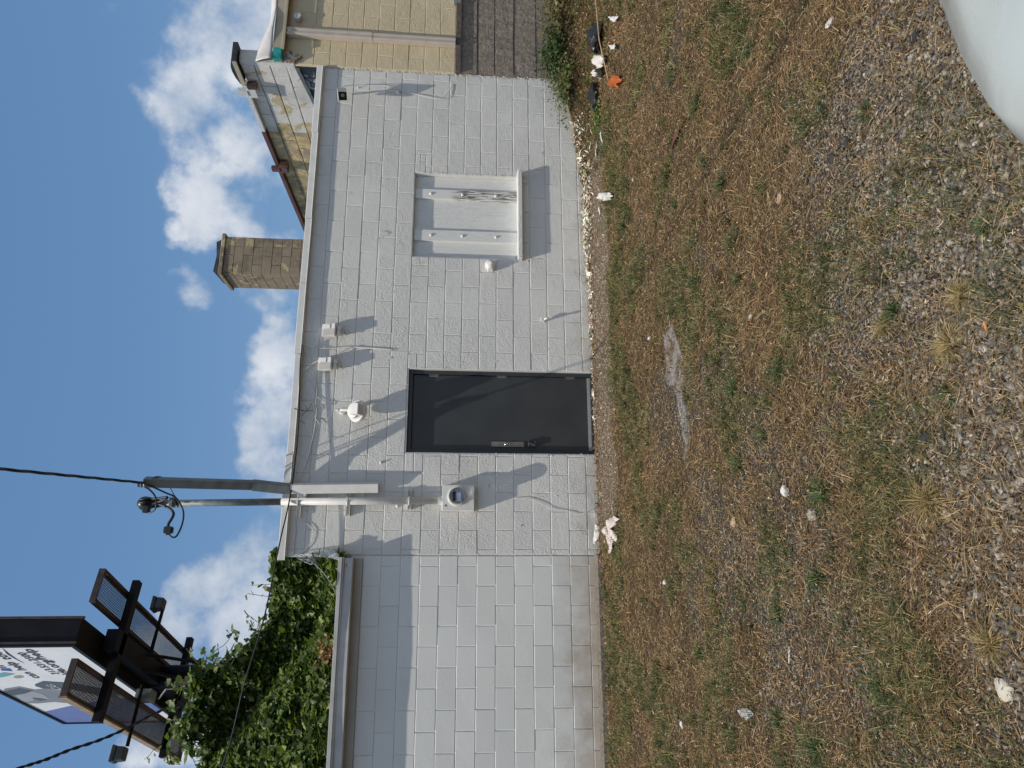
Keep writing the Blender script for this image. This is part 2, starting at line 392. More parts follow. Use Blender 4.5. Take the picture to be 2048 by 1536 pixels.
def gh(x, y):
    x = np.asarray(x, float); y = np.asarray(y, float)
    near = ss(y, -9, -7) * ss(-y, -1.5, 0)
    h = -0.12 + (vnoise(x, y, 1.1, 3, 3) - .5) * .045 * ss(-y, .05, .9) + (vnoise(x, y, 6, 4, 2) - .5) * .016 * near
    h = h + .10 * ss(x, 4.6, 5.6) * ss(y, -.55, -.1) + .20 * ss(x, 5.5, 6.6) * ss(y, -1.3, -.2)
    h = h + .05 * ss(x, 3.0, 4.2) * ss(y, -.30, -.05)
    return h
def masks(x, y):
    n1 = vnoise(x, y, .9, 5, 4); n2 = vnoise(x, y, 2.6, 6, 4); n3 = vnoise(x, y, 2.3, 9, 4)
    grav = ss(-y + (n1 - .5) * 3.4 + (n2 - .5) * 2.2 - .5 * np.maximum(x - .9, 0), 4.45, 6.1)
    mid = ss(n1 * .5 + n2 * .5 - .06 * np.abs(y + 3.6), .50, .62) * ss(-y, 1.6, 2.6) * .6
    grav = np.maximum(grav, mid)
    path = ss(y + (n2 - .5) * .35, -1.02, -.80) * ss(x, .1, .7) * ss(-x, -5.2, -4.2)       # trodden strip along the wall
    path = np.maximum(path, ss(y, -.24, -.19) * ss(-x, -.25, -.15))
    green = ss(n3 + .07 * ss(-x, -.6, 1.0), .50, .60) * (1 - .45 * grav)
    return grav, path, green
def patch(x, y, cx, cy, rx, ry, ang):
    dx = x - cx; dy = y - cy + (vnoise(x, y, 3, 14, 2) - .5) * .16; c, s = math.cos(ang), math.sin(ang)
    return 1 - ss(((dx * c + dy * s) / rx) ** 2 + ((-dx * s + dy * c) / ry) ** 2 + (vnoise(x, y, 9, 12, 3) - .5) * 3.6, .45, 1.35)
def slab(x, y):                         # worn pale cement showing through the turf
    p = np.maximum(patch(x, y, 1.58, -2.87, .26, .15, .1), patch(x, y, 1.10, -3.03, .55, .085, .18))
    return p
def ground_mesh():
    xs = np.concatenate([np.linspace(-90, -8, 9), np.linspace(-7, -3, 12), np.linspace(-2.9, 9, 300), np.linspace(9.6, 14, 8), np.linspace(16, 90, 9)])
    ys = np.concatenate([np.linspace(-90, -11, 8), np.linspace(-10.5, -7, 14), np.linspace(-6.9, .25, 190), np.linspace(1, 90, 10)])
    X, Y = np.meshgrid(xs, ys); Z = gh(X, Y); g, p, gr = masks(X, Y)
    nx, ny = len(xs), len(ys); co = np.stack([X, Y, Z], -1).reshape(-1, 3)
    i = np.arange((ny - 1) * (nx - 1)); r, c = i // (nx - 1), i % (nx - 1); a = r * nx + c
    fs = np.stack([a, a + 1, a + nx + 1, a + nx], -1)
    me = bpy.data.meshes.new('ground'); me.vertices.add(len(co)); me.vertices.foreach_set('co', co.ravel())
    me.loops.add(fs.size); me.loops.foreach_set('vertex_index', fs.ravel().astype(np.int32))
    me.polygons.add(len(fs)); me.polygons.foreach_set('loop_start', np.arange(0, fs.size, 4, dtype=np.int32)); me.polygons.foreach_set('loop_total', np.full(len(fs), 4, np.int32))
    me.polygons.foreach_set('use_smooth', np.ones(len(fs), bool)); me.update(calc_edges=True)
    at = me.color_attributes.new('mask', 'FLOAT_COLOR', 'POINT')
    sl_ = slab(X, Y)
    at.data.foreach_set('color', np.stack([g, p, gr, sl_], -1).reshape(-1).astype(np.float32))
    return me
m, t, b = nmat('dry_lawn_soil')
a = t.nodes.new('ShaderNodeAttribute'); a.attribute_name = 'mask'; s = t.nodes.new('ShaderNodeSeparateColor'); t.links.new(a.outputs['Color'], s.inputs[0])
soil = ramp(t, noise(t, 16, 7, .75), [(.3, (.028, .019, .012)), (.52, (.07, .048, .030)), (.75, (.13, .092, .058))])
straw = ramp(t, noise(t, 70, 4, .7), [(.3, (.05, .036, .02)), (.6, (.13, .09, .05))])
soil = mixc(t, .5, soil, straw)
vor = mk(t, 'ShaderNodeTexVoronoi', Scale=62.0); t.links.new(t.nodes['geo'].outputs['Position'], vor.inputs['Vector'])
vsep = t.nodes.new('ShaderNodeSeparateColor'); t.links.new(vor.outputs['Color'], vsep.inputs[0])
gcol = ramp(t, vsep.outputs[0], [(0, (.06, .056, .052)), (.55, (.12, .112, .105)), (1, (.24, .23, .22))])
gcol = mixc(t, smooth(t, vor.outputs['Distance'], .35, .6), gcol, (.045, .04, .034))
dirt = ramp(t, noise(t, 22, 7, .75), [(.3, (.105, .077, .052)), (.6, (.185, .14, .10)), (.8, (.27, .21, .155))])
col = mixc(t, s.outputs[0], soil, gcol); col = mixc(t, s.outputs[1], col, dirt)
col = mixc(t, math_(t, 'MULTIPLY', s.outputs[2], .35), col, (.06, .07, .03))
col = mixc(t, math_(t, 'MULTIPLY', a.outputs['Alpha'], .8), col, ramp(t, noise(t, 30, 5, .7), [(.35, (.19, .175, .17)), (.65, (.46, .43, .42))]))
t.links.new(col, b.inputs['Base Color']); b.inputs['Roughness'].default_value = .95; b.inputs['Specular IOR Level'].default_value = .15
hh = math_(t, 'ADD', noise(t, 45, 5, .7), math_(t, 'MULTIPLY', math_(t, 'MULTIPLY', vor.outputs['Distance'], -1.0), s.outputs[0]))
bump(t, b, hh, .02)
g_ = ground_mesh(); g_.materials.append(m); go = link('ground', g_); go['kind'] = 'structure'

def quick_mesh(name, co, faces, mat, col=None, smooth_=False):
    """faces: list of (array nf x k)"""
    me = bpy.data.meshes.new(name); me.vertices.add(len(co)); me.vertices.foreach_set('co', np.asarray(co, np.float32).ravel())
    idx = np.concatenate([f.ravel() for f in faces]).astype(np.int32); tot = np.concatenate([np.full(len(f), f.shape[1], np.int32) for f in faces])
    st = np.concatenate([[0], np.cumsum(tot)[:-1]]).astype(np.int32)
    me.loops.add(len(idx)); me.loops.foreach_set('vertex_index', idx)
    me.polygons.add(len(tot)); me.polygons.foreach_set('loop_start', st); me.polygons.foreach_set('loop_total', tot)
    if smooth_: me.polygons.foreach_set('use_smooth', np.ones(len(tot), bool))
    me.update(calc_edges=True); me.materials.append(mat)
    if col is not None:
        at = me.color_attributes.new('col', 'FLOAT_COLOR', 'POINT'); at.data.foreach_set('color', np.asarray(col, np.float32).ravel())
    return me
def nrm(v): return v / np.maximum(np.linalg.norm(v, axis=-1, keepdims=True), 1e-9)
def blades(base, d, length, width, droop, col, r=rng):
    """grass blades: root pair, middle pair, tip"""
    n = len(base); up = np.array([0, 0, 1.0])
    side = np.cross(d, up + r.normal(0, .25, (n, 3))); side = nrm(side) * (width[:, None] / 2)
    mid = base + d * (length * .55)[:, None]; tip = base + d * length[:, None]
    h = np.stack([d[:, 0], d[:, 1], np.zeros(n)], -1)
    tip = tip + h * (droop * length * .35)[:, None] - up * (droop * length * .45)[:, None]
    V = np.stack([base - side, base + side, mid - side * .8, mid + side * .8, tip], 1).reshape(-1, 3)
    o = np.arange(n) * 5
    q = np.stack([o, o + 1, o + 3, o + 2], -1); tr = np.stack([o + 2, o + 3, o + 4], -1)
    C = np.repeat(np.concatenate([col, np.ones((n, 1))], 1)[:, None, :], 5, 1)
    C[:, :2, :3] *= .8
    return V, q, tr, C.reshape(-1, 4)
def join_blades(lst):
    V, Q, T, C = [], [], [], []; o = 0
    for v, q, t_, c in lst:
        V.append(v); Q.append(q + o); T.append(t_ + o); C.append(c); o += len(v)
    return np.concatenate(V), [np.concatenate(Q), np.concatenate(T)], np.concatenate(C)
def sample_ground(n, r, y0=-7.0, y1=-.03, side=1.2, power=1.3):
    """points on the part of the yard the photo takes in, plus a margin; denser towards the viewer"""
    out = []
    need = n
    while need > 0:
        m_ = int(need * 2.2) + 100
        x = r.uniform(-3.2, 8.6, m_); y = r.uniform(y0, y1, m_)
        dx = x - CAM.x; dy = y - CAM.y
        dep = dx * FW.x + dy * FW.y; lat = dx * RT.x + dy * RT.y
        ok = (np.abs(lat) < dep * .55 + side) & (dep > .6) & (r.random(m_) < np.clip((2.2 / np.maximum(dep, .8)) ** power, 0, 1))
        pts = np.stack([x[ok], y[ok]], -1); out.append(pts); need -= len(pts)
    return np.concatenate(out)[:n]
def warm(cols): return [(a * 1.04, b_ * .98, c_ * .88) for a, b_, c_ in cols]
def palette(r, n, cols, jit=.18):
    c = np.array(cols)[r.integers(0, len(cols), n)]; return np.clip(c * r.normal(1, jit, (n, 1)) * r.normal(1, .018, (n, 3)), .004, 1)
STRAW = [(.36, .245, .13), (.28, .185, .095), (.20, .13, .068), (.44, .32, .18), (.14, .088, .048), (.25, .17, .09), (.19, .14, .07), (.12, .075, .04)]
GREEN = [(.060, .080, .024), (.085, .105, .034), (.040, .060, .020), (.11, .12, .04), (.14, .13, .05)]

r1 = np.random.default_rng(21)
p = sample_ground(250000, r1); g, pa, gr = masks(p[:, 0], p[:, 1]); sb = slab(p[:, 0], p[:, 1])
keep = r1.random(len(p)) < (1 - .62 * g) * (1 - .93 * pa) * (1 - .97 * sb) * (1 - .35 * gr) * (.55 + .45 * ss(vnoise(p[:, 0], p[:, 1], 5, 31, 3), .35, .55))
p = p[keep]; n = len(p); az = r1.uniform(0, 2 * math.pi, n) ; el = np.abs(r1.normal(0, R(17), n))
flow = vnoise(p[:, 0], p[:, 1], 1.5, 41, 2) * 9; az = np.where(r1.random(n) < .6, flow + r1.normal(0, .55, n), az)
d = np.stack([np.cos(az) * np.cos(el), np.sin(az) * np.cos(el), np.sin(el)], -1)
dep = np.hypot(p[:, 0], p[:, 1] - CAM.y)
base = np.stack([p[:, 0], p[:, 1], gh(p[:, 0], p[:, 1]) + r1.uniform(0, .012, n)], -1)
ln = r1.gamma(5, .0095, n); wd = np.clip(.0013 + .00045 * dep, .0014, .0045) * r1.uniform(.6, 1.3, n)
dry = blades(base, d, ln, wd, r1.uniform(0, .5, n), palette(r1, n, warm(STRAW)), r1)
pt = sample_ground(17000, r1, power=1.1); g, pa, gr = masks(pt[:, 0], pt[:, 1])
pt = pt[r1.random(len(pt)) < (1 - .6 * g) * (1 - .95 * pa) * (.25 + .75 * ss(vnoise(pt[:, 0], pt[:, 1], 3.0, 33, 3), .42, .6))]
k = 10; n = len(pt) * k; c0 = np.repeat(pt, k, 0); az = r1.uniform(0, 2 * math.pi, n); el = np.clip(r1.normal(R(30), R(18), n), R(2), R(80))
c0 = c0 + np.stack([np.cos(az), np.sin(az)], -1) * r1.uniform(0, .018, (n, 1)); d = np.stack([np.cos(az) * np.cos(el), np.sin(az) * np.cos(el), np.sin(el)], -1)
dep = np.hypot(c0[:, 0], c0[:, 1] - CAM.y); base = np.stack([c0[:, 0], c0[:, 1], gh(c0[:, 0], c0[:, 1])], -1)
clump = blades(base, d, r1.gamma(6, .0085, n), np.clip(.0013 + .0004 * dep, .0014, .0042) * r1.uniform(.6, 1.2, n), r1.uniform(.2, 1.2, n), palette(r1, n, warm(STRAW)) * np.repeat(r1.normal(1, .2, (len(pt), 1)), k, 0).clip(.5, 1.6), r1)
V, Fc, C = join_blades([dry, clump])
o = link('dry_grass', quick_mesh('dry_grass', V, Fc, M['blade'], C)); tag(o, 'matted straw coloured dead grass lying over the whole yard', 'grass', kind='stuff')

r2 = np.random.default_rng(22)
p = sample_ground(36000, r2, power=1.1); g, pa, gr = masks(p[:, 0], p[:, 1])
keep = r2.random(len(p)) < (.05 + .95 * gr) * (1 - .95 * pa) * (1 - .45 * g)
p = p[keep]; k = 11; n = len(p) * k
c0 = np.repeat(p, k, 0); az = r2.uniform(0, 2 * math.pi, n); el = np.clip(r2.normal(R(44), R(20), n), R(3), R(85))
c0 = c0 + np.stack([np.cos(az), np.sin(az)], -1) * r2.uniform(0, .02, (n, 1))
d = np.stack([np.cos(az) * np.cos(el), np.sin(az) * np.cos(el), np.sin(el)], -1)
base = np.stack([c0[:, 0], c0[:, 1], gh(c0[:, 0], c0[:, 1])], -1); dep = np.hypot(c0[:, 0], c0[:, 1] - CAM.y)
tuft = np.repeat(r2.normal(1, .18, (len(p), 1)), k, 0); yel = np.repeat(r2.random(len(p)) < .35, k)
col = palette(r2, n, GREEN) * tuft; col[yel] = palette(r2, yel.sum(), [(.22, .20, .085), (.17, .165, .07), (.26, .22, .10)])
pb = sample_ground(1500, r2, power=1.0); g, pa, gr = masks(pb[:, 0], pb[:, 1])
pb = pb[r2.random(len(pb)) < (.10 + .9 * gr) * (1 - pa) * (1 - .5 * g)]; kb = 46; nb2 = len(pb) * kb; cb_ = np.repeat(pb, kb, 0); azb = r2.uniform(0, 2 * math.pi, nb2); elb = np.clip(r2.normal(R(46), R(20), nb2), R(5), R(86))
cb_ = cb_ + np.stack([np.cos(azb), np.sin(azb)], -1) * r2.uniform(0, .035, (nb2, 1)); db = np.stack([np.cos(azb) * np.cos(elb), np.sin(azb) * np.cos(elb), np.sin(elb)], -1)
depb = np.hypot(cb_[:, 0], cb_[:, 1] - CAM.y)
big = blades(np.stack([cb_[:, 0], cb_[:, 1], gh(cb_[:, 0], cb_[:, 1])], -1), db, r2.gamma(7, .0085, nb2), np.clip(.0016 + .0004 * depb, .0018, .0045), r2.uniform(.2, 1.1, nb2), np.clip(palette(r2, nb2, [(.045, .065, .02), (.06, .08, .026), (.035, .05, .018), (.10, .11, .035)]) * np.repeat(r2.normal(1, .2, (len(pb), 1)), kb, 0), .01, 1), r2)
V, Fc, C = join_blades([big, blades(base, d, r2.gamma(6, .0085, n), np.clip(.0015 + .0004 * dep, .0015, .0045) * r2.uniform(.7, 1.3, n), r2.uniform(.2, 1.1, n), np.clip(col, .01, 1), r2)])
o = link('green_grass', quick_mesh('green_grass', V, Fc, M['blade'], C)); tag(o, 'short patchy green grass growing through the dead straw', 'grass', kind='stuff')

# loose straw stalks, longer and paler
r3 = np.random.default_rng(23)
p = sample_ground(4200, r3, power=1.6); n = len(p); az = r3.uniform(0, 2 * math.pi, n); el = np.abs(r3.normal(0, R(5), n))
keep = masks(p[:, 0], p[:, 1])[1] < .5; p = p[keep]; az = az[keep]; el = el[keep]; n = len(p)
d = np.stack([np.cos(az) * np.cos(el), np.sin(az) * np.cos(el), np.sin(el)], -1)
base = np.stack([p[:, 0], p[:, 1], gh(p[:, 0], p[:, 1]) + .014], -1)
V, Fc, C = join_blades([blades(base, d, r3.gamma(5, .015, n), r3.uniform(.0014, .003, n), r3.uniform(-.1, .2, n), palette(r3, n, [(.50, .38, .22), (.42, .31, .17), (.56, .45, .28), (.30, .2, .1)]), r3)])
o = link('straw_stalk', quick_mesh('straw_stalk', V, Fc, M['blade'], C)); tag(o, 'long pale broken straw stalks scattered on gravel and turf', 'straw', kind='stuff')

r3b = np.random.default_rng(29)
p = sample_ground(80000, r3b, power=1.05); n = len(p); az = r3b.uniform(0, 2 * math.pi, n); el = np.abs(r3b.normal(0, R(14), n))
d = np.stack([np.cos(az) * np.cos(el), np.sin(az) * np.cos(el), np.sin(el)], -1); dep = np.hypot(p[:, 0], p[:, 1] - CAM.y)
base = np.stack([p[:, 0], p[:, 1], gh(p[:, 0], p[:, 1]) + r3b.uniform(.004, .026, n)], -1)
V, Fc, C = join_blades([blades(base, d, r3b.gamma(4, .0030, n) + .002, np.clip(.0008 + .0008 * dep, .0016, .0065) * r3b.uniform(.6, 1.3, n), r3b.uniform(-.1, .3, n), palette(r3b, n, [(.56, .42, .25), (.46, .32, .17), (.62, .52, .36), (.05, .032, .02), (.04, .028, .016), (.08, .05, .028), (.34, .18, .08), (.06, .04, .02)]), r3b)])
o = link('straw_crumbs', quick_mesh('straw_crumbs', V, Fc, M['blade'], C)); tag(o, 'short pale husks and dark broken bits strewn over the turf', 'straw', kind='stuff')

def pebbles(p, size, r, cols, sink=.25, flat=(.45, .9), zoff=0):
    n = len(p)
    cube = np.array([[x, y, z] for z in (-1, 1) for y in (-1, 1) for x in (-1, 1)], float) * .5
    v = cube[None] * r.uniform(.62, 1.15, (n, 8, 1)) + r.normal(0, .09, (n, 8, 3))
    v[:, 4:, :2] *= r.uniform(.55, .95, (n, 1, 1))
    v = v * np.stack([size * r.uniform(.7, 1.3, n), size * r.uniform(.6, 1.1, n), size * r.uniform(*flat, n)], -1)[:, None, :]
    a = r.uniform(0, 2 * math.pi, n); tx = r.normal(0, .3, n)
    ca, sa, ct, st = np.cos(a), np.sin(a), np.cos(tx), np.sin(tx)
    x, y, z = v[..., 0], v[..., 1], v[..., 2]
    y, z = y * ct[:, None] - z * st[:, None], y * st[:, None] + z * ct[:, None]
    x, y = x * ca[:, None] - y * sa[:, None], x * sa[:, None] + y * ca[:, None]
    h = gh(p[:, 0], p[:, 1]) + size * (.5 - sink) * .6 + zoff
    V = np.stack([x + p[:, :1], y + p[:, 1:2], z + h[:, None]], -1).reshape(-1, 3); o = np.arange(n)[:, None] * 8
    q = np.array([[1, 0, 2, 3], [4, 5, 7, 6], [0, 1, 5, 4], [1, 3, 7, 5], [3, 2, 6, 7], [2, 0, 4, 6]])
    fs = (q[None] + o[:, :, None]).reshape(-1, 4); c = palette(r, n, cols, .22)
    C = np.repeat(np.concatenate([c, np.ones((n, 1))], 1)[:, None], 8, 1).reshape(-1, 4)
    return V, fs, C
r4 = np.random.default_rng(24)
GRAV = [(.19, .178, .165), (.13, .122, .115), (.25, .238, .22), (.085, .08, .077), (.17, .148, .122), (.34, .32, .295), (.20, .172, .138), (.12, .117, .118)]
p = sample_ground(185000, r4, power=1.9); g, pa, gr = masks(p[:, 0], p[:, 1]); p = p[r4.random(len(p)) < np.maximum(.06, g)]
near = ss(-p[:, 1], 4.6, 6.4)
sz = r4.gamma(4, .0016, len(p)) + .0025 + near * r4.gamma(1.7, .0026, len(p)); sz = np.minimum(sz, .026)
V, fs, C = pebbles(p, sz, r4, warm(GRAV))
o = link('gravel', quick_mesh('gravel', V, [fs], M['stone'], C)); tag(o, 'crushed grey gravel showing between the grass tufts near the car', 'gravel', kind='stuff')
# grit and small chips on the trodden strip by the door
r5 = np.random.default_rng(25)
p = sample_ground(60000, r5, y0=-1.3, power=.2); g, pa, gr = masks(p[:, 0], p[:, 1]); p = p[r5.random(len(p)) < pa * .5][:9000]
V, fs, C = pebbles(p, r5.gamma(3, .0022, len(p)) + .003, r5, [(.30, .24, .18), (.20, .15, .11), (.40, .33, .26), (.5, .44, .36), (.16, .10, .07)])
o = link('grit', quick_mesh('grit', V, [fs], M['stone'], C)); tag(o, 'brown grit on the trodden bare strip before the door', 'grit', kind='stuff')

# dead brown leaves: along the right base and small drifts along the wall
def leafbits(p, size, r, cols, lift=.02, mat='blade', zf=gh, aspect=.45):
    n = len(p); a = r.uniform(0, 2 * math.pi, n); n3 = nrm(np.stack([r.normal(0, .5, n), r.normal(0, .5, n), np.ones(n)], -1))
    t1 = nrm(np.cross(n3, np.stack([np.cos(a), np.sin(a), np.zeros(n)], -1))); t2 = np.cross(n3, t1)
    c = np.stack([p[:, 0], p[:, 1], zf(p[:, 0], p[:, 1]) + r.uniform(.002, lift, n)], -1); s_ = size[:, None]
    cv = n3 * s_ * r.uniform(-.25, .3, (n, 1))
    V = np.stack([c - t1 * s_ * .5, c + t2 * s_ * aspect * .5 + cv, c + t1 * s_ * .5, c - t2 * s_ * aspect * .5 + cv * .7], 1).reshape(-1, 3)
    o = np.arange(n) * 4; C = np.repeat(np.concatenate([palette(r, n, cols, .25), np.ones((n, 1))], 1)[:, None], 4, 1).reshape(-1, 4)
    return V, [np.stack([o, o + 1, o + 2, o + 3], -1)], C
r6 = np.random.default_rng(26); n = 5200
x = np.concatenate([r6.uniform(5.0, 8.4, 3600), r6.uniform(-3, 5.2, 1600)]); y = np.where(x > 5, -np.abs(r6.gamma(2, .40, n)) - .03, -np.abs(r6.gamma(1.6, .10, n)) - .02)
pp = np.stack([x, np.maximum(y, -2.3)], -1)
V, Fc, C = leafbits(pp, r6.uniform(.015, .05, n), r6, [(.22, .12, .06), (.30, .18, .09), (.14, .08, .045), (.36, .25, .14), (.10, .06, .04), (.26, .10, .06)], .04)
o = link('dead_leaves', quick_mesh('dead_leaves', V, Fc, M['blade'], C)); tag(o, 'dry brown leaf litter drifted along the foot of the walls', 'leaves', kind='stuff')
# flaked paint along the foot of the white wall
r7 = np.random.default_rng(27); n = 1500
x = r7.uniform(1.6, 5.6, n); x = x[r7.random(n) < np.clip(.25 + .9 * ss(x, 2.4, 4.0), 0, 1)]; n = len(x)
y = -.035 - np.abs(r7.gamma(2, .055, n)) * (.5 + .8 * ss(x, 3, 5.4))
V, Fc, C = leafbits(np.stack([x, y], -1), r7.gamma(2.2, .017, n) + .008, r7, [(.74, .68, .58), (.80, .77, .70), (.62, .52, .42), (.78, .74, .66)], .03, aspect=.36)
o = link('paint_chips', quick_mesh('paint_chips', V, Fc, M['blade'], C)); tag(o, 'white paint flakes fallen along the foot of the wall under the window', 'paint chips', kind='stuff')

# ------------------------------------------------------------------ block masonry
Cc = .2032; BL = .4064; J = .0064
_bm = {}; _br = random.Random(77)
def block_mesh(w_, h_, mat, dep=.045, gap=J):
    var = _br.randrange(5); k = (round(w_, 3), round(h_, 3), mat.name, gap, var)
    if k in _bm: return _bm[k]
    b = .0050; x = w_ / 2 - gap / 2; z = h_ / 2 - gap / 2; mb = MB()
    pts = [(-x, 0, -z), (x, 0, -z), (x, 0, z), (-x, 0, z), (-x, -dep + b * .8, -z), (x, -dep + b * .8, -z), (x, -dep + b * .8, z), (-x, -dep + b * .8, z),
           (-x + b, -dep, -z + b), (x - b, -dep, -z + b), (x - b, -dep, z - b), (-x + b, -dep, z - b)]
    fs = [(8, 9, 10, 11)] + [(a, (a + 1) % 4, 4 + (a + 1) % 4, 4 + a) for a in range(4)] + [(4 + a, 4 + (a + 1) % 4, 8 + (a + 1) % 4, 8 + a) for a in range(4)]
    jv = [(_br.gauss(0, .0013), _br.gauss(0, .0007), _br.gauss(0, .0011)) for _ in range(4)]
    pts = [(p_[0] + jv[i % 4][0], p_[1] + (jv[i % 4][1] if i > 3 else 0), p_[2] + jv[i % 4][2]) for i, p_ in enumerate(pts)]
    mb.add(pts, fs); _bm[k] = mb.mesh('concrete_block', mat); return _bm[k]
def put_block(x0, x1, z0, z1, mat, parent, y=0.0, name='concrete_block', rotz=0, jit=.0016):
    if x1 - x0 < .03: return
    o = bpy.data.objects.new(name, block_mesh(x1 - x0, z1 - z0, mat, gap=.0042 if mat is M['white_smooth'] else J)); COL.objects.link(o); o.parent = parent
    o.location = ((x0 + x1) / 2, y + .045 + random.gauss(0, jit * .55), (z0 + z1) / 2); o.rotation_euler = (random.gauss(0, .004), 0, random.gauss(0, .003))
    return o
def rows(x0, x1, zmin, zmax, xo_even, xo_odd, mat, parent, holes=(), y=0.0, skip=()):
    for n in range(math.floor(zmin / Cc + .01), math.ceil(zmax / Cc)):
        z0, z1 = max(zmin, n * Cc), min(zmax, (n + 1) * Cc)
        if z1 - z0 < .02: continue
        off = xo_odd if n % 2 else xo_even
        xs = [x0] + [off + k * BL for k in range(-40, 60) if x0 + .02 < off + k * BL < x1 - .02] + [x1]
        for a, b in zip(xs, xs[1:]):
            segs = [(a, b, z0, z1)]
            for (hx0, hx1, hz0, hz1) in list(holes) + [s_ for s_ in skip if s_[4] == n and True and (s_[:4])] if False else holes:
                new = []
                for (p0, p1, q0, q1) in segs:
                    if p1 <= hx0 + 1e-4 or p0 >= hx1 - 1e-4 or q1 <= hz0 + .01 or q0 >= hz1 - .01: new.append((p0, p1, q0, q1)); continue
                    if p0 < hx0: new.append((p0, hx0, q0, q1))
                    if p1 > hx1: new.append((hx1, p1, q0, q1))
                    mp0, mp1 = max(p0, hx0), min(p1, hx1)
                    if q0 < hz0 - .02: new.append((mp0, mp1, q0, hz0))
                    if q1 > hz1 + .02: new.append((mp0, mp1, hz1, q1))
                segs = new
            for s_ in segs: put_block(*s_, mat, parent, y)

# ---- main white building
XL, XR = .214, 6.29; ZT = 3.262
DX0, DX1, DZ1 = 1.325, 2.30, 2.022; WX0, WX1, WZ0, WZ1 = 3.70, 4.83, .70, 2.032
bld = thing('white_building', 'low white painted block building with a charcoal door and a boarded window', 'building', (0, 0, 0))
def wall_panel(x0, x1, z0, z1, y, holes, thick=.2):
    mb = MB(); xs = sorted({x0, x1, *[h[0] for h in holes], *[h[1] for h in holes]}); zs = sorted({z0, z1, *[h[2] for h in holes], *[h[3] for h in holes]})
    zs = [z for z in zs if z0 <= z <= z1]
    for a, b in zip(xs, xs[1:]):
        for c, d_ in zip(zs, zs[1:]):
            cx, cz = (a + b) / 2, (c + d_) / 2
            if any(h[0] < cx < h[1] and h[2] < cz < h[3] for h in holes): continue
            mb.box(a, b, y, y + thick, c, d_)
    return mb
HOLES = [(DX0, DX1, -.3, DZ1), (WX0, WX1, WZ0, WZ1)]
mw = wall_panel(XL, XR, -.3, ZT, .0075, HOLES).build('wall', M['white_rough'], bld)
small = [(4.83, 5.10, 9), (3.45, 3.70, 9), (2.30, 2.48, 9), (1.10, 1.325, 9)]     # cut courses beside the lintels
hl = HOLES + [(a, b, n_ * Cc, (n_ + 1) * Cc) for a, b, n_ in small]
XE = 4.951 % BL; rows(XL + .004, XR - .012, -.24, ZT - .005, XE, XE + BL / 2, M['white_rough'], bld, hl)
for a, b, n_ in small:
    if n_ == 9 and a > 4.8:
        put_block(a, a + .09, 9 * Cc, 9.36 * Cc, M['white_rough'], bld); put_block(a + .09, b, 9 * Cc, 9.36 * Cc, M['white_rough'], bld)
        put_block(a, b - .1, 9.36 * Cc, 9.68 * Cc, M['white_rough'], bld); put_block(b - .1, b, 9.36 * Cc, 9.68 * Cc, M['white_rough'], bld)
        put_block(a, b, 9.68 * Cc, 10 * Cc, M['white_rough'], bld)
    elif a > 3.4:
        put_block(a, b - .11, 9 * Cc, 10 * Cc, M['white_rough'], bld); put_block(b - .11, b, 9 * Cc, 9.5 * Cc, M['white_rough'], bld); put_block(b - .11, b, 9.5 * Cc, 10 * Cc, M['white_rough'], bld)
    else:
        put_block(a, b, 9 * Cc, 9.5 * Cc, M['white_rough'], bld); put_block(a, b, 9.5 * Cc, 10 * Cc, M['white_rough'], bld)
# reveals of openings (painted mortar skin), 3 mm inside the hole
for q_ in ((DX0 - .01, DX0 + .003, .006, .16, -.2, DZ1), (DX1 - .003, DX1 + .01, .006, .16, -.2, DZ1), (DX0, DX1, .006, .16, DZ1 - .003, DZ1 + .01),
           (WX0 - .01, WX0 + .003, .006, .16, WZ0, WZ1), (WX1 - .003, WX1 + .01, .006, .16, WZ0, WZ1), (WX0, WX1, .006, .16, WZ1 - .003, WZ1 + .01)):
    MB().box(*q_).build('reveal', M['white_trim'], bld)
# ragged mortar edges round the openings and the right-hand end
mr_ = random.Random(3); mb = MB()
def blobs(x, z0, z1, step, rr=.012, ax='z', y=-.002):
    z = z0
    while z < z1:
        hx_, hz_q = (x, z) if ax == 'z' else (z, x)
        if any(h[0] + .004 < hx_ < h[1] - .004 and h[2] < hz_q < h[3] for h in HOLES): z += step; continue
        r_ = mr_.uniform(.4, 1.25) * rr; c = Vector((x + mr_.gauss(0, rr * .4), y, z)) if ax == 'z' else Vector((z, y, x + mr_.gauss(0, rr * .3)))
        ring = [c + Vector((math.cos(a) * r_ * mr_.uniform(.6, 1.3), -abs(mr_.gauss(0, .002)), math.sin(a) * r_ * mr_.uniform(.6, 1.6))) for a in [k * math.pi / 3 for k in range(6)]]
        mb.add(ring + [c + Vector((0, -r_ * .55, 0))], [(k, (k + 1) % 6, 6) for k in range(6)])
        z += step * mr_.uniform(.4, 1.5)
blobs(XR - .004, -.05, ZT, .02, .016); blobs(DX0 - .012, -.1, 1.4, .055, .011); blobs(WX1 + .008, .8, 2.0, .03, .009); blobs(DX1 + .008, 0, 2.0, .06, .007)
for zc in range(1, 15): blobs(zc * Cc, XL, XR, .55, .007, 'x')
for _ in range(130):
    blobs(mr_.uniform(XL, XR), (zz := mr_.uniform(0, 3.1)), zz + .001, 1, mr_.uniform(.004, .011))
ob = mb.build('mortar_crumbs', M['white_rough'], bld, smooth=True); ob['kind'] = 'stuff'
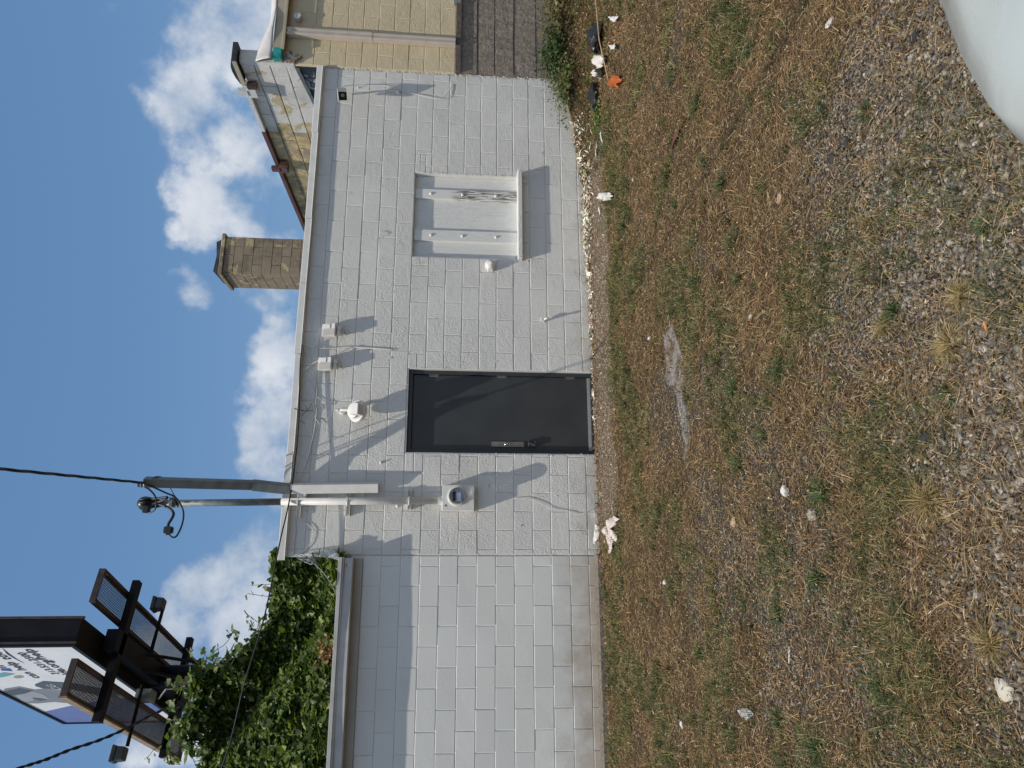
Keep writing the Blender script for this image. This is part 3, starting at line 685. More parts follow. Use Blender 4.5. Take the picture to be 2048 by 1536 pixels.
# roof and its metal drip edge, in lengths that do not quite line up
mb = MB(); mb.box(XL - .02, XR - .01, .0, 6.4, 3.262, 3.285); mb.build('roof', M['roofing'], bld)
edges = [.16, 1.28, 2.43, 3.29, 4.12, 5.30, 6.27]; er = random.Random(2)
for a, b in zip(edges, edges[1:]):
    dz = er.uniform(-.006, .006); za = 3.306 + dz; zb = 3.306 + er.uniform(-.008, .006)
    if a > 5: za += .008; zb += .012
    prof = [(-.052, 0), (-.055, -.006), (-.058, -.07), (-.064, -.075), (-.048, -.078), (-.046, -.010), (.03, -.002), (.03, .006)]
    mb = MB(); n_ = len(prof)
    va = [(a + .003, y_, za + z_) for y_, z_ in prof]; vb = [(b - .003, y_, zb + z_) for y_, z_ in prof]
    mb.add(va + vb, [(k, (k + 1) % n_, n_ + (k + 1) % n_, n_ + k) for k in range(n_)] + [tuple(range(n_)), tuple(range(n_, 2 * n_))[::-1]])
    mb.build('roof_edge_strip', M['white_trim'], bld)
mb = MB(); mb.box(XL - .01, XR - .02, -.043, .0035, 3.225, 3.262); mb.build('eave_board', M['white_trim'], bld)
# side of the main building above the annex roof, with torn flashing
mb = MB(); mb.box(XL - .012, XL + .19, .02, 6.3, 2.4, 3.258); mb.build('side_wall', M['white_side'], bld)
# ---- door
df = MB(); fy0, fy1 = .055, .115; fw = .047
df.box(DX0 + .004, DX0 + fw, fy0, fy1, -.11, DZ1 - .004); df.box(DX1 - fw, DX1 - .004, fy0, fy1, -.11, DZ1 - .004); df.box(DX0 + fw, DX1 - fw, fy0, fy1, DZ1 - .05, DZ1 - .0045)
df.box(DX0 + .01, DX0 + fw + .02, .1335, .17, -.11, DZ1 - .03); df.box(DX1 - fw - .02, DX1 - .01, .1335, .17, -.11, DZ1 - .03); df.box(DX0 + fw + .021, DX1 - fw - .021, .1335, .17, DZ1 - .08, DZ1 - .03)
df.build('door_frame', M['door_frame'], bld, bevel=.003)
lx0, lx1, ly = DX0 + fw + .004, DX1 - fw - .004, .088
door = MB().box(lx0, lx1, ly, ly + .044, -.075, DZ1 - .054).build('door', M['door'], bld, bevel=.002)
sub(MB().box(lx0 + .004, lx1 - .004, ly - .012, ly - .001, -.092, -.060).build('bottom_sweep', M['sweep']), door)
MB().box(DX0 + .0045, DX1 - .0045, .045, .17, -.16, -.0925).build('threshold', M['door_frame'], bld)
hz_ = [PY(868, 742, .07).z, PY(1004, 747, .07).z, PY(1140, 751, .07).z]
for z in hz_:
    h = MB(); h.tube([(DX1 - fw - .002, ly - .012, z - .052), (DX1 - fw - .002, ly - .012, z + .052)], .0085, 10)
    for q in (-.056, .056): h.tube([(DX1 - fw - .002, ly - .012, z + q - .003), (DX1 - fw - .002, ly - .012, z + q + .003)], .006, 8)
    h.box(DX1 - fw - .024, DX1 - fw - .006, ly - .0035, ly - .001, z - .05, z + .05)
    sub(h.build('hinge', M['steel'], smooth=False), door)
# guard plate, lock cylinder, keypad lever
gx = PY(1015, 888, ly).x; gz0, gz1 = PY(1045, 888, ly).z, PY(983, 888, ly).z
gp = MB().box(gx - .032, gx + .026, ly - .010, ly - .0005, gz0 - .02, gz1); gp.box(gx - .034, gx - .026, ly - .022, ly - .010, gz0 - .02, gz1)
gp = sub(gp.build('guard_plate', M['steel'], bevel=.002), door)
mt = Matrix.Translation((gx - .002, ly - .010, (gz0 + gz1) / 2 + .01)) @ Matrix.Rotation(R(90), 4, 'X')
sub(MB().lathe([(.021, 0), (.021, .009), (.016, .014), (.015, .012), (.006, .012)], 20, mt).build('lock_cylinder', M['chrome'], smooth=False), door)
mt2 = Matrix.Translation((gx - .002, ly - .010, (gz0 + gz1) / 2 - .035)) @ Matrix.Rotation(R(90), 4, 'X')
sub(MB().lathe([(.007, 0), (.007, .006), (.004, .008)], 12, mt2).build('screw', M['chrome']), door)
kz1 = gz0 - .012; kz0 = PY(1070, 888, ly).z
kb = MB().box(gx - .035, gx + .033, ly - .045, ly - .0008, kz0, kz1 - .045, bev=.006); kb.box(gx - .022, gx + .020, ly - .036, ly - .0008, kz1 - .043, kz1 + .004, bev=.004)
kb = sub(kb.build('keypad_lock', M['black_plastic'], bevel=.003), door)
km = []
cz_ = (kz0 + kz1 - .045) / 2; 
lv = spline([(gx - .022, ly - .049, cz_ - .030), (gx - .010, ly - .052, cz_ - .008), (gx + .002, ly - .053, cz_ + .012), (gx + .003, ly - .052, cz_ + .035), (gx - .014, ly - .050, cz_ + .028), (gx - .018, ly - .049, cz_ + .0), (gx - .022, ly - .049, cz_ - .030)], 5)
sub(MB().tube(lv, .0025, 6).build('lock_emblem', M['chrome']), door)
sub(MB().box(gx - .036, gx + .034, ly - .050, ly - .044, kz1 - .052, kz1 - .048).box(gx - .036, gx + .034, ly - .050, ly - .044, kz0 + .004, kz0 + .008).build('lock_trim', M['steel']), door)
# ---- boarded window
wy = .070
def zc(a, x, y, Y): return PY(x, y, Y)
sill = MB(); sx0, sx1 = WX0 - .012, WX1 + .055
sill.box(sx0, sx1, -.098, .14, WZ0 + .003, WZ0 + .062, bev=.006)
sill.build('window_sill', M['white_rough'], bld, bevel=.004)
bx = [WX0 + .004, PY(930, 483, wy).x, PY(930, 461, wy).x, PY(930, 400, wy).x, PY(930, 380, wy).x, WX1 - .004]
bx = [WX0 + .004, PY(930, 472, wy).x, PY(930, 390, wy).x, WX1 - .004]
for i, (a, b) in enumerate(zip(bx, bx[1:])):
    MB().box(a + .0015, b - .0015, wy, wy + .018, WZ0 + .063, WZ1 - .004).build('window_board', M['wood_white'], bld)
by = wy - .038
for i, (ya, yb) in enumerate(((483, 462), (399, 381))):
    xa, xb = PY(930, ya, by).x, PY(930, yb, by).x
    bt = MB().box(xa, xb, by, wy - .0005, WZ0 + .064, WZ1 - .010).build('batten', M['wood_white'] if i == 0 else M['wood_peel'], bld, bevel=.002, label='batten with peeling paint' if i else None)
    for px in (862, 925, 992):
        z = PY(px, (ya + yb) / 2, by).z
        mt = Matrix.Translation(((xa + xb) / 2, by, z)) @ Matrix.Rotation(R(90), 4, 'X')
        sub(MB().lathe([(.020, -.001), (.019, .005), (.014, .012), (.006, .016)], 16, mt).build('bolt_head', M['white_fix'], smooth=True), bt)
# painted-over holes, chipped mortar and drips on the wall
ob = MB(); mbk = random.Random(9)

# ---- annex (lower building on the left)
ann = thing('annex_building', 'lower smooth white block annex with a pale fascia under the vine', 'building', (0, 0, 0))
AL = -5.2
wall_panel(AL, XL - .003, -.3, 2.62, .0065, []).build('wall', M['white_smooth'], ann)
xo = -.103 % BL
rows(AL, XL - .006, -.24, 2.43, xo + BL / 2, xo, M['white_smooth'], ann, y=.0005)
mb = MB(); n_ = 14
for k in range(n_):
    xa, xb = AL + (XL - .03 - AL) * k / n_, AL + (XL - .03 - AL) * (k + 1) / n_
    def yy(x): return -.150 - .022 * math.sin(max(0, min(1, (x + 2.0) / 2.2)) * math.pi)
    ya, yb = yy(xa), yy(xb)
    mb.add([(xa, ya, 2.520), (xb, yb, 2.520), (xb, yb, 2.622), (xa, ya, 2.622), (xa, .0, 2.520), (xb, .0, 2.520), (xb, 0, 2.622), (xa, 0, 2.622)], [(0, 1, 2, 3), (5, 4, 7, 6), (4, 5, 1, 0), (3, 2, 6, 7)] + ([(4, 0, 3, 7)] if k == 0 else []) + ([(1, 5, 6, 2)] if k == n_ - 1 else []))
mb.build('fascia', M['grey_trim'], ann)
mb = MB().box(AL, XL - .024, -.192, -.02, 2.6235, 2.662).box(AL, XL - .024, -.176, -.172, 2.604, 2.6235); mb.build('roof_edge_strip', M['grey_trim'], ann, bevel=.003)
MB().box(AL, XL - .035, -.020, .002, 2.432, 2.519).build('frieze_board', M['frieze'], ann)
MB().box(AL, XL - .03, -.019, 5, 2.60, 2.6232).build('roof', M['roofing'], ann)
fo = MB(); fr = random.Random(8); n_ = 16; fx = [-5.2 + (5.2 + XL) * k / n_ for k in range(n_ + 1)]
for a, b in zip(fx, fx[1:]):
    ja, jb = -.15 - .02 * fr.random(), -.15 - .02 * fr.random()
    fo.add([(a, ja, -.070), (b, jb, -.070), (b, .002, -.062), (a, .002, -.062), (a, ja - .01, -.3), (b, ja - .01, -.3), (b, .0, -.3), (a, .0, -.3)], [(0, 1, 2, 3), (4, 5, 1, 0), (5, 6, 2, 1), (6, 7, 3, 2), (7, 4, 0, 3)])
fo.build('footing', M['footing'], ann)

# ---- beige building on the right
bg_ = thing('beige_building', 'beige painted block building with a downspout and bare brown base', 'building', (0, 0, 0))
BX0 = XR + .002; BZ = 3.72
wall_panel(BX0, 10.5, 1.56, 3.80, .004 - .02, []).build('wall', M['beige_paint'], bg_)
for_y = -.0205
def brows():
    for n in range(8, 20):
        z0 = 1.565 + (n - 8) * .2; z1 = min(z0 + .2, 3.74)
        if z1 - z0 < .03: continue
        off = BX0 - (.0 if n % 2 else .2); xs = [BX0 + .003] + [off + k * .4 for k in range(1, 14) if BX0 + .05 < off + k * .4 < 10.4]
        for a, b in zip(xs, xs[1:]): put_block(a, b, z0, z1, M['beige_paint'], bg_, y=-.020)
brows()
MB().box(BX0 + .003, 10.5, -.075, .05, 1.495, 1.563, bev=.006).build('ledge', M['ledge'], bg_)
# rough lower wall, cast in uneven lifts
lifts = [(-.30, .16), (.16, .50), (.50, .80), (.80, 1.05), (1.05, 1.28), (1.28, 1.494)]; lr = random.Random(6)
for i, (a, b) in enumerate(lifts):
    mb = MB(); nn = 24; vs = []; yo = -.02 - .008 * (i % 2)
    for k in range(nn + 1):
        x = BX0 + .004 + (10.5 - BX0) * k / nn; jz = lr.gauss(0, .006); vs += [(x, yo, a + .006 + jz * .5 * (i > 0)), (x, yo, b - .006)]
    fs = [(2 * k, 2 * k + 2, 2 * k + 3, 2 * k + 1) for k in range(nn)]; mb.add(vs, fs)
    mb.box(BX0 + .004, 10.5, yo + .016, .15, a, b - .001); mb.build('lower_wall', M['parge'], bg_)
# fascia, gutter line and soffit
MB().box(BX0 + .16, 10.5, -.115, .02, 3.745, 3.865, bev=.006).build('fascia', M['tan_trim'], bg_)
MB().box(BX0 + .14, 10.5, -.135, -.117, 3.715, 3.752, bev=.004).build('drip_edge', M['tan_trim'], bg_)
MB().box(BX0 + .015, BX0 + .157, -.12, .02, 3.745, 3.862, bev=.01).build('flashing_patch', M['teal'], bg_)
# white roof membrane turned up over the corner
def membrane():
    nx, ny = 26, 12; vs = []; r_ = np.random.default_rng(4)
    for i in range(nx + 1):
        x = BX0 - .01 + (4.2) * (i / nx) ** 1.4; u = min(1, (x - BX0) / .75)
        top = 3.99 + .24 * (1 - u) ** 1.7
        for j in range(ny + 1):
            v = j / ny
            z = 3.867 + (top - 3.867) * math.sin(v * math.pi / 2); y = -.135 + .36 * (1 - math.cos(v * math.pi / 2)) + .02 * math.sin(x * 9 + v * 4)
            z += .014 * (vnoise([x * 3], [v * 3], 1.5, 8, 3)[0] - .5)
            vs.append((x, y, z))
    fs = [(i * (ny + 1) + j, (i + 1) * (ny + 1) + j, (i + 1) * (ny + 1) + j + 1, i * (ny + 1) + j + 1) for i in range(nx) for j in range(ny)]
    mb = MB(); mb.add(vs, fs); return mb
ob = membrane().build('roof_membrane', M['membrane'], bg_, smooth=True)
so_ = ob.modifiers.new('thick', 'SOLIDIFY'); so_.thickness = .008
MB().box(BX0 + .1, 10.5, .05, 6, 3.80, 3.86).build('roof', M['roofing'], bg_)
# side wall that rises above the white roof
SX = XR + .0; 
MB().box(SX + .03, SX + .2, .02, 7.2, 3.0, 4.30).build('side_wall', M['sidewall_y'], bg_)
srow = [(3.10, 3.30), (3.30, 3.505), (3.505, 3.71), (3.71, 3.915), (3.915, 4.12), (4.12, 4.29)]
def side_block(y0, y1, z0, z1, mat):
    o = bpy.data.objects.new('concrete_block', block_mesh(y1 - y0, z1 - z0, mat, gap=.011)); COL.objects.link(o); o.parent = bg_
    o.location = (SX + .043, (y0 + y1) / 2, (z0 + z1) / 2); o.rotation_euler = (0, random.gauss(0, .003), -R(90))
for ri, (a, b) in enumerate(srow):
    y = .03
    while y < 7.1:
        y1 = y + (BL if not (y < .05 and ri % 2) else BL / 2)
        side_block(y, y1, a, b, M['sidewall_w'] if y1 < 1.55 + .1 * (ri % 2) else M['sidewall_y']); y = y1
# broken masonry end between fascia and side wall
cr = random.Random(12); mb = MB()
mb.box(SX - .004, SX + .17, -.035, .03, 3.60, 4.29, bev=.008)
mb.build('wall_end_pier', M['sidewall_w'], bg_)
mb = MB()
for _ in range(26):
    s_ = cr.uniform(.015, .05); x, z = SX + cr.uniform(.0, .15), cr.uniform(3.50, 3.80)
    mb.box(x, x + s_, -.035 - s_ * .6, -.02, z, z + s_ * cr.uniform(.4, 1), rot=Matrix.Rotation(cr.uniform(-.6, .6), 3, 'Y'))
ob = mb.build('rubble', M['chimney'], bg_, label='broken loose masonry at the corner'); ob['kind'] = 'stuff'
# coping: curved cap at the front end, gutter behind it
mb = MB()
capz = [(-.10, 4.36), (-.02, 4.385), (.08, 4.395), (.2, 4.385), (.32, 4.355)]
mb.prism([(SX - .075, y_, z_) for y_, z_ in capz] + [(SX - .075, .32, 4.30), (SX - .075, -.10, 4.30)], (.30, 0, 0)); mb.build('end_cap', M['tar'], bg_)
MB().box(SX - .082, SX - .070, -.11, .34, 4.288, 4.345, bev=.004).build('cap_edge', M['tan_trim'], bg_)
gp_ = MB(); gp_.box(SX - .075, SX + .02, .35, 1.35, 4.29, 4.345); gp_.build('gutter', M['white_side'], bg_, label='white painted length of gutter')
MB().box(SX - .077, SX + .02, 1.353, 7.2, 4.292, 4.347).build('gutter', M['brown_metal'], bg_, label='rusty brown length of gutter')
for (py_, mt_) in ((.36, 'white_side'), (2.20, 'brown_metal')):
    mb = MB(); mb.box(SX - .125, SX - .02, py_, py_ + .16, 4.17, 4.285, bev=.008); mb.box(SX - .135, SX - .08, py_ + .02, py_ + .12, 4.286, 4.41)
    mb.build('scupper_box', M[mt_], bg_); 
    MB().box(SX - .120, SX - .03, py_ - .05, py_ - .002, 4.15, 4.27).build('scupper_pipe', M['brown_metal' if py_ > 1 else 'rust_black'], bg_)
# tarred step flashing where the white roof meets it
MB().prism([(SX - .006, .01, 3.29), (SX - .006, .01, 3.60), (SX - .006, .9, 3.48), (SX - .006, 2.4, 3.31)], (.016, 0, 0)).build('tar_flashing', M['tarsilver'], bg_)
for q in range(3):
    MB().tube([(SX - .012 - q * .006, .02, 3.60 - q * .022), (SX - .012 - q * .006, .9, 3.482 - q * .02), (SX - .012 - q * .004, 2.4, 3.33 - q * .015)], .008, 6).build('flashing_lip', M['galv'], bg_)
# downspout
dsx = 6.725; ds = MB(); wds = .052
prof = [(-wds, 0), (-wds, -.07), (-wds + .012, -.078), (-.018, -.078), (-.014, -.071), (.014, -.071), (.018, -.078), (wds - .012, -.078), (wds, -.07), (wds, 0)]
zt_ = [1.566, 2.62, 2.64, 3.713]; va = []
for i, z in enumerate(zt_):
    k_ = 1.0 if i < 2 else 1.06
    va.append([(dsx + x * k_ + (z - 1.5) * .006, -.024 + y * k_, z) for x, y in prof])
mb = MB(); n_ = len(prof)
for i in range(len(zt_) - 1):
    mb.add(va[i] + va[i + 1], [(k, (k + 1) % n_, n_ + (k + 1) % n_, n_ + k) for k in range(n_)])
mb.build('downspout', M['beige_metal'], bg_)
mt = Matrix.Translation((6.975, -.022, 3.60)) @ Matrix.Rotation(R(90), 4, 'X')
MB().lathe([(.042, 0), (.044, .03), (.05, .033), (.05, .07), (.04, .078)], 18, mt).build('vent_cap', M['white_side'], bg_, smooth=False)
bxp = PY(915, 4, -.03)
MB().box(bxp.x - .05, bxp.x + .09, -.085, -.022, bxp.z - .05, bxp.z + .05).build('junction_box', M['galv'], bg_, bevel=.004)

# ---- chimney
CX0, CX1, CY0, CY1 = 6.25, 7.08, 6.55, 7.36
chm = thing('chimney', 'square sooty block chimney with flaking cream paint and black cap', 'chimney', (CX0, CY0, 3.0))
MB().box(CX0 + .01, CX1 - .01, CY0 + .01, CY1 - .01, 2.8, 6.40).build('shaft', M['chimney'], chm)
z = 2.85; i = 0
while z < 6.38:
    cuts = [CX0, CX0 + .41, CX1] if i % 2 else [CX0, CX0 + .2, CX0 + .61, CX1]
    for a, b in zip(cuts, cuts[1:]):
        o = bpy.data.objects.new('chimney_block', block_mesh(b - a, .2, M['chimney'], gap=.008)); COL.objects.link(o); o.parent = chm; o.matrix_parent_inverse = Matrix.Translation(chm.location).inverted()
        o.location = ((a + b) / 2, CY0 + .045 - .015 + random.gauss(0, .002), z + .1)
    cuts = [CY0, CY0 + .41, CY1] if not i % 2 else [CY0, CY0 + .2, CY0 + .61, CY1]
    for a, b in zip(cuts, cuts[1:]):
        o = bpy.data.objects.new('chimney_block', block_mesh(b - a, .2, M['chimney'], gap=.008)); COL.objects.link(o); o.parent = chm; o.matrix_parent_inverse = Matrix.Translation(chm.location).inverted()
        o.location = (CX0 + .045 - .015, (a + b) / 2, z + .1); o.rotation_euler = (0, 0, -R(90))
    z += .2; i += 1
MB().box(CX0 - .06, CX1 + .06, CY0 - .05, CY1 + .05, z + .002, z + .085, bev=.012).build('cap_slab', M['chimney'], chm)
mb = MB(); mb.add([(CX0 + .02, CY0 + .02, z + .087), (CX1 - .05, CY0 + .02, z + .087), (CX1 - .05, CY1 - .05, z + .087), (CX0 + .02, CY1 - .05, z + .087),
      (CX0 + .04, CY0 + .04, z + .215), (CX0 + .40, CY0 + .04, z + .18), (CX1 - .1, CY0 + .05, z + .215), (CX1 - .1, CY1 - .1, z + .2), (CX0 + .05, CY1 - .1, z + .2)],
      [(3, 2, 1, 0), (0, 1, 6, 5, 4), (1, 2, 7, 6), (2, 3, 8, 7), (3, 0, 4, 8), (4, 5, 6, 7, 8)])
mb.build('flue_top', M['tar'], chm)

# ------------------------------------------------------------------ things fixed to the wall
# service mast: square steel arm that leans out from the wall, painted white below the eave
mst = thing('service_mast', 'square steel arm leaning out above the roof edge and holding the twisted cable', 'mast', (.87, 0, 3.3))
b0, b1 = PY(757, 975, -.075), PY(582, 977, -.095); b2 = PY(505, 970, -.22); b3 = PY(290, 964, -.72)
def sqtube(pts, hw, hy, turn=-30):
    mb = MB(); vs = []
    rt = Matrix.Rotation(R(turn), 3, 'Z')
    for p_ in pts: p_ = Vector(p_); vs += [p_ + rt @ Vector((-hw, -hy, 0)), p_ + rt @ Vector((hw, -hy, 0)), p_ + rt @ Vector((hw, hy, 0)), p_ + rt @ Vector((-hw, hy, 0))]
    fs = [(4 * i + k, 4 * i + (k + 1) % 4, 4 * i + 4 + (k + 1) % 4, 4 * i + 4 + k) for i in range(len(pts) - 1) for k in range(4)] + [(3, 2, 1, 0), tuple(4 * (len(pts) - 1) + k for k in range(4))]
    return mb.add(vs, fs)
sqtube([b0, b1], .050, .036, -24).build('lower_arm', M['white_fix'], mst, bevel=.004)
sqtube([b1 + Vector((0, 0, .002)), PY(570, 977, -.11), b2], .050, .042).build('elbow', M['mast'], mst, bevel=.004)
sqtube([b2 + Vector((0, 0, .002)), b3], .044, .038).build('upper_arm', M['mast'], mst, bevel=.004)
MB().box(b0.x - .03, b0.x + .05, -.045, .001, 2.9, 2.96).box(b0.x - .03, b0.x + .05, -.045, .001, 2.42, 2.47).build('wall_bracket', M['white_fix'], mst)
q_ = PY(605, 991, -.06); MB().box(q_.x - .03, q_.x + .04, -.10, -.002, q_.z - .045, q_.z + .045).build('eave_bracket', M['white_fix'], mst, bevel=.003)
ins = MB(); mtI = Matrix.Translation(b3 + Vector((-.03, -.06, .0)))
ins.lathe([(.018, -.035), (.03, -.03), (.02, -.01), (.032, 0), (.02, .012), (.03, .03), (.015, .036)], 14, mtI); ins.build('insulator', M['galv'], mst)
# conduit with weatherhead
cnd = thing('service_conduit', 'round service conduit rising from the meter to a black weatherhead', 'conduit', (.8, 0, 1.63))
cy = -.082
c0, c1, c2 = PY(880, 1001, cy), PY(563, 1003.5, cy), PY(312, 1007, cy)
MB().tube([c0, c1], .039, 16).build('painted_pipe', M['white_fix'], cnd, smooth=True)
MB().tube([c1 + Vector((0, 0, .001)), c2], .037, 16).build('bare_pipe', M['galv'], cnd, smooth=True)
MB().tube([PY(878, 1001, cy), PY(886, 1001, cy)], .05, 16).build('hub', M['white_fix'], cnd)
wh = PY(296, 1007, cy - .03)
hd = MB(); hd.lathe([(.043, -.12), (.05, -.05), (.068, -.02), (.075, .03), (.066, .07), (.04, .1), (.01, .108)], 20, Matrix.Translation(wh + Vector((0, 0, 0))) @ Matrix.Diagonal((1.0, 1.25, .9, 1)))
for s_ in (-1, 0, 1): hd.box(wh.x + s_ * .034 - .004, wh.x + s_ * .034 + .004, wh.y - .10, wh.y - .07, wh.z - .04, wh.z + .05)
hd.build('weatherhead', M['black_plastic'], cnd, smooth=True)
for i, px in enumerate((599, 697, 819)):
    z = PY(px, 1001, -.03).z; ya, yb = ((978, 1034), (978, 1032), (978, 1019))[i]
    xa, xb = PY(px, yb, -.03).x, PY(px, ya, -.03).x
    st = MB(); st.box(xa, xb, -.040, -.001, z - .021, z - .016); st.box(xa, xb, -.040, -.001, z + .016, z + .021); st.box(xa, xb, -.006, -.001, z - .016, z + .016)
    st = st.build('strut_channel', M['white_fix'], cnd)
    cl = MB(); ring = [(c0.x + (c1.x - c0.x) * ((z - c0.z) / (c1.z - c0.z)) + .045 * math.cos(a), cy + .045 * math.sin(a), z) for a in [k * 2 * math.pi / 16 for k in range(17)]]
    cl.tube(ring, .007, 6); cl.box(ring[0][0] - .052, ring[0][0] - .036, cy - .07, cy - .04, z - .01, z + .01); sub(cl.build('pipe_clamp', M['white_fix']), st)
for px in (345,): 
    z_ = PY(px, 1005, cy); MB().box(z_.x - .05, z_.x + .05, cy - .055, cy + .05, z_.z - .018, z_.z + .018).build('conduit_clamp', M['galv'], cnd, bevel=.004)
# electric meter
mtr = thing('electric_meter', 'white meter socket box with a round glass electric meter', 'electric meter', (.83, 0, 1.43))
ma, mb_ = PY(884, 1021, -.13), PY(949, 970, -.13)
box = MB().box(ma.x, mb_.x, -.130, -.001, mb_.z, ma.z).build('socket_box', M['white_fix'], mtr, bevel=.005)
mc = PY(914, 993, -.14); mt = Matrix.Translation((mc.x, -.131, mc.z)) @ Matrix.Rotation(R(90), 4, 'X')
MB().lathe([(.102, 0), (.102, .016), (.094, .022), (.086, .022)], 32, mt).build('meter_ring', M['white_fix'], mtr, smooth=False)
MB().lathe([(.083, .0), (.083, .045), (.078, .05), (.0, .05)], 32, mt).build('meter_dial', simple('grey_meter_face', (.22, .24, .25), .5, 0, .1, 30), mtr)
gm, gt, gb = nmat('meter_glass'); gb.inputs['Transmission Weight'].default_value = 1; gb.inputs['Roughness'].default_value = .03; gb.inputs['IOR'].default_value = 1.3; gb.inputs['Base Color'].default_value = (.93, .96, .98, 1)
MB().lathe([(.086, .02), (.086, .098), (.080, .115), (.06, .124), (.0, .127)], 32, mt).build('glass_cover', gm, mtr, smooth=True)
MB().box(mc.x - .045, mc.x + .045, -.186, -.182, mc.z + .012, mc.z + .042).build('meter_display', M['glass_dark'], mtr)
MB().box(mc.x - .048, mc.x + .034, -.1865, -.182, mc.z - .042, mc.z - .002).build('meter_plate', simple('pale_blue_label', (.40, .43, .62), .5, 0, .05, 30), mtr)
tp = PY(892, 1011, -.131); MB().prism([(tp.x - .012, -.1325, tp.z + .01), (tp.x + .012, -.1325, tp.z + .01), (tp.x, -.1325, tp.z - .012)], (0, .0015, 0)).build('warning_mark', M['black_plastic'], mtr)
hs = PY(955, 995, -.06); MB().box(hs.x - .006, hs.x + .006, -.085, -.04, mb_.z - .045, mb_.z - .001).build('seal_tab', M['cloth'], mtr)
# flood lights
def flood(px, py, label):
    c = PY(px, py, -.068); th = thing('flood_light', label, 'flood light', (c.x, 0, c.z), 'overpainted flood lights under the eave')
    rx = Matrix.Rotation(R(-16), 3, 'X')
    hb = MB().box(c.x - .072, c.x + .072, c.y - .026, c.y + .034, c.z - .075, c.z + .085, rot=rx, bev=.006)
    hb.build('lamp_head', M['white_fix'], th)
    fn = MB()
    for k in range(10): fn.box(c.x - .070 + k * .0078, c.x - .0668 + k * .0078, c.y - .040, c.y - .025, c.z - .075, c.z + .08)
    fn.box(c.x + .012, c.x + .066, c.y - .036, c.y - .027, c.z - .02, c.z + .06, bev=.006)
    fn.v = [tuple(c + rx @ (Vector(v) - c)) for v in fn.v]
    fn.build('cooling_fins', M['white_fix'], th)
    MB().box(c.x - .05, c.x - .008, c.y - .02, c.y + .05, c.z - .125, c.z - .080, bev=.008).box(c.x + .014, c.x + .05, c.y - .02, c.y + .045, c.z - .130, c.z - .082, bev=.008).build('knuckle', M['white_fix'], th)
    mt = Matrix.Translation((c.x + .01, -.001, c.z - .10)) @ Matrix.Rotation(R(90), 4, 'X')
    MB().lathe([(.055, 0), (.055, .022), (.045, .03), (.02, .034), (.018, .08)], 20, mt).build('wall_plate', M['white_fix'], th)
    MB().tube(spline([(c.x - .03, c.y + .01, c.z - .12), (c.x - .045, c.y + .02, c.z - .18), (c.x - .01, -.03, c.z - .20), (c.x + .03, -.012, c.z - .12)], 6), .005, 6).build('lead', M['white_fix'], th)
flood(660, 661, 'white flood light nearer the window of the two under the eave')
flood(652, 728, 'white flood light directly above the door hinge corner, left of its twin')
# barn light
bl = PY(718, 820, -.17); th = thing('barn_light', 'round ribbed white barn light with a square box above the door', 'lamp', (bl.x, 0, bl.z))
ax = Matrix.Translation((bl.x - .01, -.13, bl.z - .0)) @ Matrix.Rotation(R(90 - 38), 4, 'X')
MB().lathe([(.02, -.01), (.118, .0), (.125, .02), (.12, .045), (.098, .055), (.09, .06), (.085, .10), (.05, .115), (0, .118)], 30, ax).build('reflector', M['white_fix'], th, smooth=False)
rb = MB()
for k in range(30):
    a = k * 2 * math.pi / 30; p0 = ax @ Vector((.122 * math.cos(a), .122 * math.sin(a), .022)); p1 = ax @ Vector((.095 * math.cos(a), .095 * math.sin(a), .058)); rb.tube([p0, p1], .005, 5)
rb.build('rib', M['white_fix'], th, label='ring of ribs')
MB().box(bl.x - .075, bl.x + .045, -.30, -.16, bl.z - .05, bl.z + .055, rot=Matrix.Rotation(R(-30), 3, 'X'), bev=.008).build('ballast_box', M['white_fix'], th)
ph = PY(682, 820, -.1); MB().tube(spline([(ph.x, -.012, ph.z - .01), (ph.x, -.1, ph.z), (bl.x, -.16, bl.z + .06)], 5), .017, 10).build('arm', M['white_fix'], th, smooth=True)
MB().lathe([(.035, 0), (.04, .04), (.03, .055)], 16, Matrix.Translation((ph.x, -.001, ph.z - .01)) @ Matrix.Rotation(R(90), 4, 'X')).build('wall_mount', M['white_fix'], th)
MB().lathe([(.018, 0), (.022, .02), (.018, .045), (.008, .05)], 12, Matrix.Translation((ph.x, -.09, ph.z + .01))).build('photocell', M['white_fix'], th)
# security camera on an arm
cb = PY(797, 183, -.02); ct = PY(700, 186, -.19); th = thing('security_camera', 'boxy white security camera with a black face on a long arm', 'camera', (cb.x, 0, cb.z))
MB().tube(spline([(cb.x, -.012, cb.z), (cb.x - .01, -.06, cb.z + .04), (ct.x, ct.y + .02, ct.z - .02)], 4), [.012] * 9, 10).build('arm', M['white_fix'], th, smooth=True)
MB().lathe([(.034, 0), (.034, .008), (.016, .02), (.015, .05)], 16, Matrix.Translation((cb.x, -.001, cb.z)) @ Matrix.Rotation(R(90), 4, 'X')).build('base_plate', M['white_fix'], th)
mh = PY(762, 183.5, -.11); MB().tube([mh, mh + Vector((0, -.004, -.06))], .018, 10).build('arm_collar', M['white_fix'], th)
rc = Matrix.Rotation(R(38), 3, 'Z') @ Matrix.Rotation(R(-10), 3, 'Y')
cc = PY(685, 188, -.20)
def cbox(name, a, b, mat, **k):
    m_ = MB().box(a[0], b[0], a[1], b[1], a[2], b[2], **k); m_.v = [tuple(cc + rc @ Vector(v)) for v in m_.v]; return m_.build(name, mat, th, bevel=.003)
cbox('housing', (-.085, -.055, -.05), (.075, .055, .052), M['white_fix'])
cbox('front_face', (-.092, -.050, -.046), (-.0855, .050, .046), M['glass_dark'])
cbox('visor', (-.105, -.06, .0525), (.07, .06, .060), M['white_fix'])
